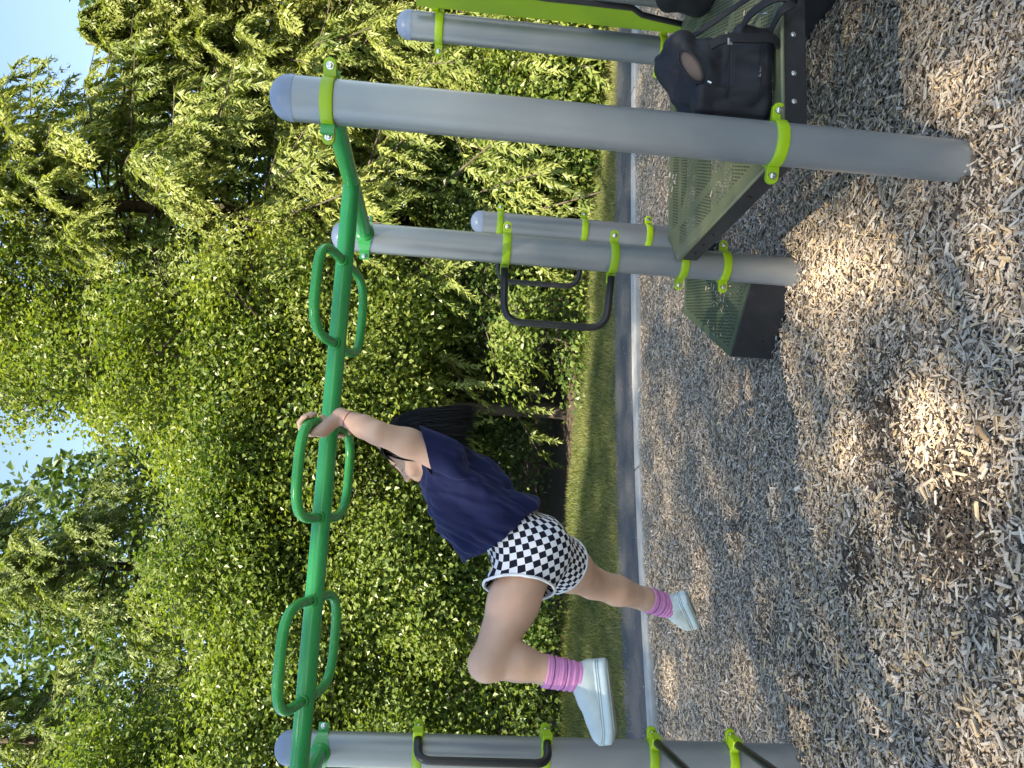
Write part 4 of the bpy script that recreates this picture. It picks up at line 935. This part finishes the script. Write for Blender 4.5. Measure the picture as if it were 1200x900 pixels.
# hands
def hand(g, wr, bar, k0):
    """palm behind the bar, four fingers curled over it, thumb closing from below; bar = direction of the tube"""
    bar = nrm(bar); up = nrm(g - wr); up = nrm(up - bar * (up @ bar)); out = np.cross(bar, up); out = out if out[1] > 0 else -out   # out: away from camera
    R_ = 0.0155; pc = g + out * (R_ + 0.012) - up * 0.012
    FB.chain([wr, pc - up * 0.020], [0.0205, 0.021], 0.012); FB.ell(pc, np.array([bar, out, up]), (0.0335, 0.0135, 0.036), 0.010)
    for i, (o_, L_) in enumerate(((-0.026, .90), (-0.009, 1.0), (0.008, .97), (0.0245, .80))):
        o_ = o_ * k0; r0 = R_ + 0.0078; q = []
        for th in np.radians([55, 95, 140, 190, 235 if L_ > .85 else 215]): q.append(g + bar * o_ + (out * math.cos(th - math.radians(30)) + up * math.sin(th - math.radians(30))) * r0 * (1.0 + .05 * math.sin(th)))
        FB.chain(q, [0.0084, 0.0084, 0.0080, 0.0076, 0.0068], 0.004)
    b = pc - up * 0.016 + bar * 0.030 * k0 * -1; FB.chain([b, b - out * .016 - bar * .012 * k0, b - out * 0.036 - bar * .004 * k0 + up * .004], [0.011, 0.0095, 0.0078], 0.006)
hand(gN, wrN, -barN, 1)
hand(gF, wrF, barF, 1)
V, F = FB.mesh(); V = relax(V, F, 2, 0.45)
mb = MB(); mb.add(V, F); body = mb.build('body', M['skin'], person, smooth=True); BODYF = FB
# brow, lash lines, mouth
for s in (-1, 1):
    c = hc + hf * 0.0805 + hl * s * 0.030 - hu * 0.0045; mb = MB(); mb.tube([c - hl * s * .011 + hf * .002, c + hf * .0035 - hu * .0012, c + hl * s * .012 - hf * .004], [0.0006, .0012, .0006], 6); mb.build('eyelash', M['hair'], person)
    c = hc + hf * 0.083 + hl * s * 0.031 + hu * 0.020; mb = MB(); mb.tube([c - hl * s * .014 + hf * .004, c + hu * .003 + hf * .001, c + hl * s * .014 - hf * .012], [0.0012, .0024, .001], 6); mb.build('eyebrow', M['hair'], person)
c = hc + hf * 0.0895 - hu * 0.0575; mb = MB(); mb.tube([c - hl * .017 - hf * .007, c, c + hl * .017 - hf * .007], [.0012, .0026, .0012], 6, flat=.7); mb.build('mouth', M['lip'], person)
# bracelet
ax = nrm(elN - wrN); c = wrN + ax * 0.030; u_ = nrm(np.cross(ax, (0, 1, 0))); w_ = np.cross(ax, u_); th = np.linspace(0, 2 * math.pi, 28, endpoint=False)
mb = MB(); mb.tube([c + (u_ * math.cos(t) + w_ * math.sin(t)) * 0.0265 for t in th], 0.0016, 6, closed=True); mb.build('bracelet', M['bracelet'], person, smooth=True)

# ---- shirt
hemc = at(592, 617, 2.39); hn = nrm(-sp + tf * 0.10)
FS = Field((-0.80, 2.10, 0.98), (0.05, 2.75, 1.62), 0.0044)
pl = [(hemc, hn)]
tops = [neck + sp * .005, chest + tf * 0.016, (chest + waist) / 2 + tf * .030, hemc + tf * .020, hemc - sp * .10 + tf * .018]
FS.econe(tops, tf, np.array([0, 1.0, 0]), [0.072, 0.116, 0.136, 0.140, 0.144], [0.105, 0.142, 0.146, 0.150, 0.156], 0.03, planes=pl)
aN = nrm(elN - shN); aF = nrm(elF - shF); slN = shN + aN * 0.036; slF = shF + aF * 0.060
snN = nrm(np.array([-0.30, -0.10, 0.93]))
FS.chain([shN - aN * .02 - sp * .02, shN + aN * 0.12], [0.064, 0.064], 0.03, planes=[(slN, snN)])
FS.chain([shF - aF * .02 - sp * .02, shF + aF * 0.14], [0.064, 0.062], 0.03, planes=[(slF, aF)])
nk = neck + (hc - hu * .06 - neck) * 0.30; nnk = nrm(hc - hu * .06 - neck)
FS.cone(neck - sp * .03, neck + nnk * .06, 0.062, 0.052, 0.03, planes=[(nk, nnk)])
V, F = FS.mesh(); F = open_ends(V, F, [(hemc, hn, .3), (slN, snN, .085), (slF, aF, .085), (nk, nnk, .07)], FS.vox); V, F = compact(V, F)
N_ = vnormals(V, F); arm = shN - sp * .06 + tf * .03
qd = V - arm; along = qd @ -sp; front = qd @ tf
fold = np.zeros(len(V))
for kk, ph, am, slope in ((46, .3, .010, .45), (31, 1.4, .010, -.25), (88, 2.2, .0055, .62), (120, .9, .0035, -.5)): fold += am * (1 - 1.6 * np.abs(np.sin(0.5 * (kk * (front + slope * along) + ph + 1.6 * np.sin(9 * V[:, 1] + along * 11 + ph))))) * (.6 + .4 * np.sin(13 * along + 17 * front + ph * 3))
fold *= np.clip((along + .06) / .12, 0.12, 1)
cr = np.array([0.046 * (abs(mnoise.noise(Vector((a * 15 + b * 5, b * 4.5, c * 9)))) - .2) + .020 * (abs(mnoise.noise(Vector((a * 34 + b * 14, b * 9, c * 20 + 7)))) - .2) for a, b, c in zip(front, along, V[:, 1])])
V = relax(V + N_ * (fold * .45 + cr * np.clip((along + .09) / .12, 0.15, 1))[:, None], F, 2, .4)
shirt = cloth_obj('shirt', V, F, M['shirt'], person, 0.002)
for lp in boundary_loops(F):
    L_ = V[lp]; L_ = L_[::3]
    if len(L_) > 8: mb = MB(); mb.tube(relax_loop := (np.roll(L_, 1, 0) + L_ + np.roll(L_, -1, 0)) / 3, 0.0019, 6, closed=True); mb.build('hem', M['shirt'], shirt, smooth=True)

# ---- shorts
FH = Field((-0.95, 2.12, 0.90), (-0.2, 2.85, 1.40), 0.0042)
tN = nrm(kneeN - hipN); tF = nrm(kneeF - hipF)
hemN = hipN + tN * 0.098; hnN = nrm(tN + np.array([0.30, 0.0, -0.30])); hemF = hipF + tF * 0.105; hnF = nrm(tF)
wst = waist + sp * 0.0; FH.econe([wst, pelv, pelv - sp * .05], tf, np.array([0, 1.0, 0]), [0.090, 0.105, 0.10], [0.122, 0.140, 0.14], 0.03, planes=[(wst, sp)])
for s in (-1, 1): FH.ell(pelv - tf * 0.038 - sp * 0.040 - LAT * s * 0.052, TA, (0.088, 0.080, 0.085), 0.03)
FH.cone(hipN - tN * .02, hipN + tN * .20, 0.098, 0.104, 0.03, planes=[(hemN, hnN)]); FH.cone(hipF - tF * .02, hipF + tF * .20, 0.092, 0.098, 0.03, planes=[(hemF, hnF)])
V, F = FH.mesh(); F = open_ends(V, F, [(wst, sp, .2), (hemN, hnN, .125), (hemF, hnF, .115)], FH.vox); V, F = compact(V, F); N_ = vnormals(V, F)
fold = 0.0028 * np.sin(55 * ((V - hipN) @ tf) + 30 * ((V - hipN) @ sp) + 4 * np.sin(20 * V[:, 1])) * np.clip(((V - pelv) @ tf + .01) / .05, 0, 1) + .0012 * np.sin(60 * V[:, 2] + 40 * V[:, 0])
V = relax(V + N_ * fold[:, None], F, 2, .4)
# print laid on the cloth: wrapped round an axis half way between spine and thigh
axm = nrm(-sp * 0.9 + tN * 0.40); axm = nrm(axm - LAT * (axm @ LAT)); fm = nrm(np.cross(axm, LAT)); c0 = pelv
q = V - c0; ang = np.arctan2(q @ fm, q @ LAT); SQ = 0.0172
uv = np.stack([ang * 0.125 / SQ + 0.3, (q @ axm + 0.35 * (q @ fm) * 0.0) / SQ], 1)
ca, sa_ = math.cos(math.radians(12)), math.sin(math.radians(12)); uv = np.stack([uv[:, 0] * ca - uv[:, 1] * sa_, uv[:, 0] * sa_ + uv[:, 1] * ca], 1) + 100.0
fk = (np.linalg.norm(np.cross(V - hipF, tF), axis=1) < np.linalg.norm(np.cross(V - hipN, tN), axis=1)) & ((V - hipF) @ tF > -0.03) & (V[:, 1] > pelv[1] + .01)
q2_ = V - hipF; f2 = nrm(np.cross(tF, LAT)); l2 = np.cross(f2, tF); an2 = np.arctan2(q2_ @ f2, q2_ @ l2 * np.sign(l2 @ LAT))
uv[fk] = np.stack([an2 * 0.098 / SQ + 50.3, q2_ @ tF / SQ + 60], 1)[fk]
shorts = cloth_obj('shorts', V, F, M['check'], person, 0.002, uv)
for lp in boundary_loops(F):
    L_ = V[lp]; cen = L_.mean(0)
    if np.linalg.norm(cen - wst) < 0.07: continue
    L_ = L_[::2]
    for _ in range(3): L_ = (np.roll(L_, 1, 0) + L_ * 2 + np.roll(L_, -1, 0)) / 4
    mb = MB(); mb.tube(L_, 0.0046, 8, closed=True); mb.build('hem_trim', M['white'], shorts, smooth=True)

# ---- socks and shoes
def sock(kn, an, r_top, r_bot, foot):
    d = nrm(an - kn); s = np.linspace(-0.098, 0.02, 44); P_ = [an + d * x for x in s]
    rr = r_top + (r_bot - r_top) * (s - s[0]) / (s[-1] - s[0]) + 0.0016 * np.sin(s * 330) * np.clip((s + .07) * 40, 0, 1) + 0.0008 * np.sin(s * 720 + 1)
    mb = MB(); mb.tube(P_, rr, 24); o = mb.build('sock', M['sock'], person, smooth=True)
    for x in (-0.078, -.040):
        k = np.argmin(np.abs(s - x)); u_ = nrm(np.cross(d, (0, 1, 0))); w_ = np.cross(d, u_)
        mb = MB(); mb.tube([P_[k] + (u_ * math.cos(t) + w_ * math.sin(t)) * (rr[k] + .0002) for t in th], 0.0013, 6, closed=True); mb.build('sock_stripe', M['sockline'], o, smooth=True)
    return o
def shoe(ank, f, u, L_=0.205, wid=0.074):
    """f heel-to-toe, u away from the sole"""
    f = nrm(f); u = nrm(u - f * (u @ f)); l = np.cross(u, f); A = np.array([f, l, u]); heel = ank - u * 0.058 - f * 0.048       # rearmost point of the outsole top
    o_ = lambda a, b, c: heel + f * a + l * b + u * c
    lo = ank - 0.26; hi = ank + 0.26; FF = Field(lo, hi, 0.0034); zc = 0.012; pl = [(o_(0, 0, zc), -u)]
    FF.ell(o_(0.045, 0, 0.028), A, (0.046, 0.034, 0.050), 0.012, planes=pl)
    FF.chain([o_(0.050, 0, 0.040), o_(0.055, 0, 0.062)], [0.037, 0.036], 0.012, planes=pl)
    FF.chain([o_(0.058, 0, 0.048), o_(0.105, 0.002, 0.036), o_(0.150, 0.002, 0.022)], [0.037, 0.036, 0.036], 0.02, planes=pl)
    FF.ell(o_(L_ - 0.066, 0.002, 0.016), A, (0.060, wid / 2 - .001, 0.036), 0.02, planes=pl); FF.ell(o_(L_ - 0.036, 0.002, 0.016), A, (0.033, wid / 2 - .009, 0.022), 0.02, planes=pl)
    FF.cone(o_(0.055, 0, 0.064), o_(0.050, 0, 0.12), 0.031, 0.034, 0.006, sub=True)
    V, F = FF.mesh(); V = relax(V, F, 2, .4); mb = MB(); mb.add(V, F)
    so_ = mb.build('shoe', M['shoe'], person, smooth=True)
    # sole: outline swept from heel to toe, with a rippled wall
    def outline(a): # half widths
        t = a / L_; inn = np.interp(t, [0, .04, .12, .3, .5, .72, .88, .96, 1], [0.0, .58, .84, .84, .84, 1.0, .90, .62, 0]); return inn * wid / 2
    aa = L_ * (0.5 - 0.5 * np.cos(np.linspace(0, math.pi, 34))); mb = MB(); rings = []
    for (z, g_) in ((-0.020, -.004), (-0.017, 0.002), (-0.006, .0042), (.001, .0015), (.004, .0035), (.007, .0015), (.010, .003), (.0135, .0015), (0.016, -.003)):
        P_ = [o_(a, outline(a) + g_ * (1 if 0 < a < L_ else 0), z + 0.012 * max(0, (a / L_ - .80) / .2) ** 2) for a in aa] + [o_(a, -outline(a) - g_ * (1 if 0 < a < L_ else 0), z + 0.012 * max(0, (a / L_ - .80) / .2) ** 2) for a in aa[::-1][1:-1]]
        rings.append(np.array(P_))
    n_ = len(rings[0]); FX = [(i * n_ + k, i * n_ + (k + 1) % n_, (i + 1) * n_ + (k + 1) % n_, (i + 1) * n_ + k) for i in range(len(rings) - 1) for k in range(n_)]
    mb.add(np.concatenate(rings), FX + [tuple((len(rings) - 1) * n_ + k for k in range(n_))]); mb.build('sole', M['sole'], so_, smooth=True)
    mb = MB(); low = rings[0] - u * 0.0; c = low.mean(0); q0 = c + (low - c) * .985 - u * .0005; q1 = c + (low - c) * 0.96 - u * 0.006
    mb.add(np.concatenate([q0, q1]), [(k, n_ + k, n_ + (k + 1) % n_, (k + 1) % n_) for k in range(n_)] + [tuple(n_ + k for k in range(n_))[::-1]]); mb.build('outsole', M['outsole'], so_, smooth=False)
    for k_ in (4, 6):
        mb = MB(); mb.tube(rings[k_ - 1] * .5 + rings[k_] * .5 + (rings[k_] - rings[k_].mean(0)) * .004, .0011, 5, closed=True); mb.build('sole_groove', M['outsole'], so_, smooth=True)
    for (a, b, c_) in ((.012, 0, .078), (.092, 0, .070)):
        p = o_(a, b, c_ - .012); d_ = nrm(u * .8 + f * (-.5 if a < .05 else .5)); mb = MB(); mb.tube(smoothpath([p - l * .007, p - l * .008 + d_ * .016, p + d_ * .024, p + l * .008 + d_ * .016, p + l * .007], 16), 0.0018, 6); mb.build('pull_loop', M['white'], so_, smooth=True)
    for i in range(4):
        a = .078 + .018 * i; h = .074 - .0125 * i; mb = MB(); mb.tube(smoothpath([o_(a, -.020, h - .014), o_(a + .004, -.008, h - .003), o_(a + .004, .008, h - .003), o_(a, .020, h - .014)], 12), .0022, 6); mb.build('lace', M['white'], so_, smooth=True)
    return so_
sock(kneeN, ankN, 0.0475, 0.041, None); sock(kneeF, ankF, 0.0475, 0.041, None)
toeN = at(714, 872, 2.13); heelN = at(702, 768, 2.215)
shoe(ankN + nrm(ankN - kneeN) * 0.012, toeN - heelN, nrm(kneeN - ankN) + np.array([0, 0.42, 0]), 0.232, 0.082)
fF = nrm(at(815, 738, 2.96) - at(800, 706, 2.84)); shoe(ankF + nrm(ankF - kneeF) * 0.010, fF, nrm(kneeF - ankF) + np.array([0.0, 0.10, 0]), 0.215, 0.076)

# ---- hair: strands combed over the head that hang straight down
r = np.random.default_rng(77); HS = MB()
cap = MB(); cc_ = hc - hf * 0.010 + hu * 0.008
FC = Field(hc - .16, hc + .16, 0.004); FC.ell(cc_ - hf * .006, HF, (0.088, 0.077, 0.092), 0.0)
V, F = FC.mesh(); q = (V - cc_) @ HF.T; keepv = (q[:, 0] < 0.052 - 0.3 * (0.06 - q[:, 2])) & (q[:, 2] > -0.055 + 0.0 * q[:, 0]) | ((q[:, 0] < -0.01) & (q[:, 2] > -.085))
F = F[keepv[F].all(1)]; V, F = compact(V, F)
cap.add(V, F); hair = cap.build('hair', M['hair'], person, smooth=True)
for i in range(1600):
    # root direction on the scalp
    th_ = r.uniform(-math.pi, math.pi); el = math.asin(r.uniform(-0.25, 0.98)); d = np.array([math.cos(el) * math.cos(th_), math.cos(el) * math.sin(th_), math.sin(el)])
    if d[0] > 0.50 and d[2] < 0.62: continue
    root_ = cc_ + (d * np.array([0.088, 0.078, 0.094])) @ HF; outd = nrm(root_ - cc_)
    P_ = [root_]; v_ = nrm(outd * 0.25 - hf * 0.35 * (1 if d[0] < .3 else .2) + hl * np.sign(d[1]) * .5 + np.array([0, 0, -0.35])); p = root_.copy()
    zend = at(548, 500, 2.42)[2] + r.normal(0, .010) + (0.03 if d[0] > .2 else 0); steps = 26
    for k in range(steps):
        g_ = np.array([0.07 + .10 * r.normal(), 0.05 * r.normal(), -1.0]); v_ = nrm(v_ * 0.70 + g_ * 0.38); p = p + v_ * 0.0165
        q_ = (p - cc_) @ HF.T / np.array([0.091, 0.080, 0.097]); L_ = np.linalg.norm(q_)
        if L_ < 1.0: p = cc_ + (q_ / L_ * np.array([0.091, 0.080, 0.097])) @ HF
        P_.append(p.copy())
        if p[2] < zend: break
    P_ = np.array(P_)
    if len(P_) < 4: continue
    if (P_[-1][0] < hc[0] - 0.035) and P_[-1][2] < hc[2] - 0.03: continue         # keep the face clear
    rad_ = np.interp(np.linspace(0, 1, len(P_)), [0, .2, .75, 1], [.0020, .0026, .0020, .0003]); HS.tube(P_, rad_ * r.uniform(.35, 1.0), 3, caps=False)
HS.build('hair_strands', M['hair'], hair, smooth=True)
for i in range(46):   # fringe swept to the temples
    s = r.uniform(-1, 1); root_ = cc_ + hu * .080 + hf * .045 + hl * s * .03; e = cc_ + hf * .080 + hl * (s * .058) + hu * r.uniform(.012, .040); m_ = (root_ + e) / 2 + hf * .010 + hu * .008 + hl * s * .010
    mb_ = smoothpath([root_, m_, e], 10); HSx = MB() if i == 0 else HSx; HSx.tube(mb_, np.linspace(.004, .0012, len(mb_)), 5, caps=False)
HSx.build('fringe', M['hair'], hair, smooth=True)

# ================================================================== BAGS ON THE DECK
def creases(V, sc, am):
    """soft cloth with sharp crease lines: ridged noise"""
    return np.array([am * (abs(mnoise.noise(Vector((p[0] * sc, p[1] * sc, p[2] * sc * .8)))) - .22) for p in V])
bag = empty('backpack', (0.90, 2.17, ZD), 'slouching dark navy backpack with open top, on the deck beside the front post', 'backpack')
bx = nrm(np.array([0.985, 0.174, 0])); by = np.array([-bx[1], bx[0], 0]); bz = np.array([0, 0, 1.0]); BA = np.array([bx, by, bz])
b0 = np.array([0.905, 2.165, ZD]); bp = lambda a, b, c: b0 + bx * a + by * b + bz * c
FG = Field(bp(-.30, -.30, -.02) - .02, bp(.32, .34, .42) + .02, 0.005); base = [(bp(0, 0, 0.004), -bz)]
TL = fr3(bx + bz * .10, bz - bx * .10 - by * .12)            # the bag leans back a little
FG.box(bp(-0.005, 0.015, 0.100), TL, (0.125, 0.075, 0.108), 0.030, 0.02, planes=base)
FG.box(bp(0.02, -.068, 0.070), fr3(bx * 1.0 - bz * .06, bz + by * .25), (0.092, 0.030, 0.066), 0.022, 0.010, planes=base)
FG.box(bp(-0.085, -.045, 0.110), fr3(bx * .9 - by * .35, bz + bx * .12), (0.042, 0.040, 0.108), 0.020, 0.012, planes=base)
FG.box(bp(0.030, 0.015, 0.226), fr3(bx * .85 + bz * .42, bz - bx * .4 - by * .3), (0.100, 0.078, 0.034), 0.026, 0.018)
FG.ell(bp(0.095, .01, 0.245), fr3(bx * .7 + bz * .6, bz - bx), (0.050, 0.06, 0.028), 0.02)
FG.box(bp(0.112, -.035, 0.060), TL, (0.026, 0.055, 0.060), 0.02, 0.012, planes=base)
FG.ell(bp(-0.005, -0.075, 0.232), fr3(bx * .75 + bz * .55, -by * .5 + bz), (0.056, 0.028, 0.020), 0.012, sub=True)
V, F = FG.mesh(); N_ = vnormals(V, F)
fold = creases(V, 11.0, .016) + creases(V * np.array([1, 1, .5]) + 3.3, 26.0, .009); V = relax(V + N_ * fold[:, None] * np.clip((V[:, 2] - ZD) * 20, 0, 1)[:, None], F, 2, .4)
V[:, 2] = np.maximum(V[:, 2], ZD + .0015); mb = MB(); mb.add(V, F); mb.build('bag_body', M['bagnavy'], bag, smooth=True)
FL = Field(bp(-.2, -.2, .1), bp(.2, .2, .4), 0.004); FL.ell(bp(0.0, -0.066, 0.229), fr3(bx * .75 + bz * .55, -by * .5 + bz), (0.048, 0.022, 0.012), 0.0)
V, F = FL.mesh(); mb = MB(); mb.add(V, F); mb.build('bag_lining', M['lining'], bag, smooth=True)
zf, zl, zu = fr3(bx * .75 + bz * .55, -by * .5 + bz); zipp = np.array([bp(0.0, -0.070, 0.231) + zf * .054 * math.cos(t) + zl * .025 * math.sin(t) + zu * .006 for t in np.linspace(0, 2 * math.pi, 40, endpoint=False)])
mb = MB(); mb.tube(zipp, 0.0032, 6, closed=True); mb.build('zip', M['bagblack'], bag, smooth=True)
def strap(name, pts, w, th_, m, parent, ref):
    P_ = smoothpath(pts, 44); T = np.gradient(P_, axis=0); T = unit(T); mb = MB(); V = []; ref = np.asarray(ref, float)
    for p, t in zip(P_, T):
        s_ = nrm(ref - t * (ref @ t)); n_ = np.cross(t, s_)
        for a, b in ((-1, -1), (1, -1), (1, 1), (-1, 1)): V.append(p + s_ * a * w / 2 + n_ * b * th_ / 2)
    n_ = len(P_); FX = [(i * 4 + k, i * 4 + (k + 1) % 4, (i + 1) * 4 + (k + 1) % 4, (i + 1) * 4 + k) for i in range(n_ - 1) for k in range(4)] + [(3, 2, 1, 0), tuple((n_ - 1) * 4 + k for k in range(4))]
    mb.add(V, FX); return mb.build(name, m, parent, smooth='auto')
for zz, yy in ((.135, -.104), (.045, -.118)):     # seams of the front pocket
    sm = smoothpath([bp(-.115, -.05, zz), bp(-.07, yy + .004, zz + .004), bp(-.01, yy - .004, zz + .006), bp(.05, yy - .002, zz + .004), bp(.10, yy + .012, zz)], 30); mb = MB(); mb.tube(sm, .0024, 6); mb.build('seam', M['bagblack'], bag, smooth=True)
strap('shoulder_strap', [bp(.03, -.125, .20), bp(.045, -.14, .16), bp(.05, -.145, .09), bp(.06, -.14, .03), bp(.05, -.125, .004)], .026, .005, M['bagblack'], bag, bx)
strap('shoulder_strap', [bp(.10, -.07, .10), bp(.14, -.12, .085), bp(.165, -.165, .03), bp(.15, -.178, -.012), bp(.12, -.17, .02), bp(.09, -.125, .03)], .024, .005, M['bagblack'], bag, bx)
strap('long_strap', [bp(.13, .02, .235), bp(.165, -.02, .17), bp(.20, -.08, .10), bp(.225, -.14, .035), bp(.235, -.172, .012), bp(.235, -.188, -.03), bp(.225, -.195, -.075), bp(.19, -.20, -.12)], .017, .004, M['bagblack'], bag, bx)
mb = MB(); mb.box(bp(.036, -.140, .150), (.010, .004, .007), (bx, -by, bz)); bevel(mb.build('buckle', M['steel'], bag, smooth=False), .0015)
mb = MB(); mb.tube([bp(.138, -.131, .062), bp(.128, -.150, .048)], .0022, 8); mb.build('strap_slider', M['steel'], bag)
mb = MB(); mb.tube([bp(-.062, -.10, .196), bp(-.070, -.106, .188)], .003, 8); mb.build('zip_pull', M['steel'], bag)
# small metal wordmark on the front pocket, too small to read in the photograph
mb = MB(); wx = -.045
for wv, hv in ((.004, .010), (.007, .005), (.004, .006), (.006, .004), (.003, .005)):
    mb = MB(); mb.box(bp(wx, -.1225, .055 + hv * .5), (wv * .4, .0012, hv * .4), (bx, by, bz)); mb.build('emblem_stroke', M['steel'], bag, smooth=False); wx += wv + .0015
# second bag, black, mostly outside the picture
sb_ = empty('shoulder_bag', tuple(bp(.66, .38, 0)), 'black bag at the edge of the view on the deck behind the backpack', 'bag')
FG = Field(bp(.44, .16, -.02) - .08, bp(.94, .66, .34) + .08, 0.005)
FG.box(bp(.68, .40, .09), BA, (.125, .10, .10), .05, .02, planes=[(bp(0, 0, .004), -bz)]); FG.ell(bp(.66, .38, .165), BA, (.11, .09, .045), .03)
V, F = FG.mesh(); N_ = vnormals(V, F); V = relax(V + N_ * wave(V, [(45, 22, 30, .4, .003), (-25, 31, 52, 1.9, .003)])[:, None], F, 2, .4); V[:, 2] = np.maximum(V[:, 2], ZD + .0015)
mb = MB(); mb.add(V, F); mb.build('bag_body', M['bagblack'], sb_, smooth=True)
strap('bag_handle', [bp(.60, .33, .19), bp(.55, .30, .215), bp(.51, .27, .17), bp(.50, .26, .10)], .022, .006, M['bagnavy'], sb_, bx)
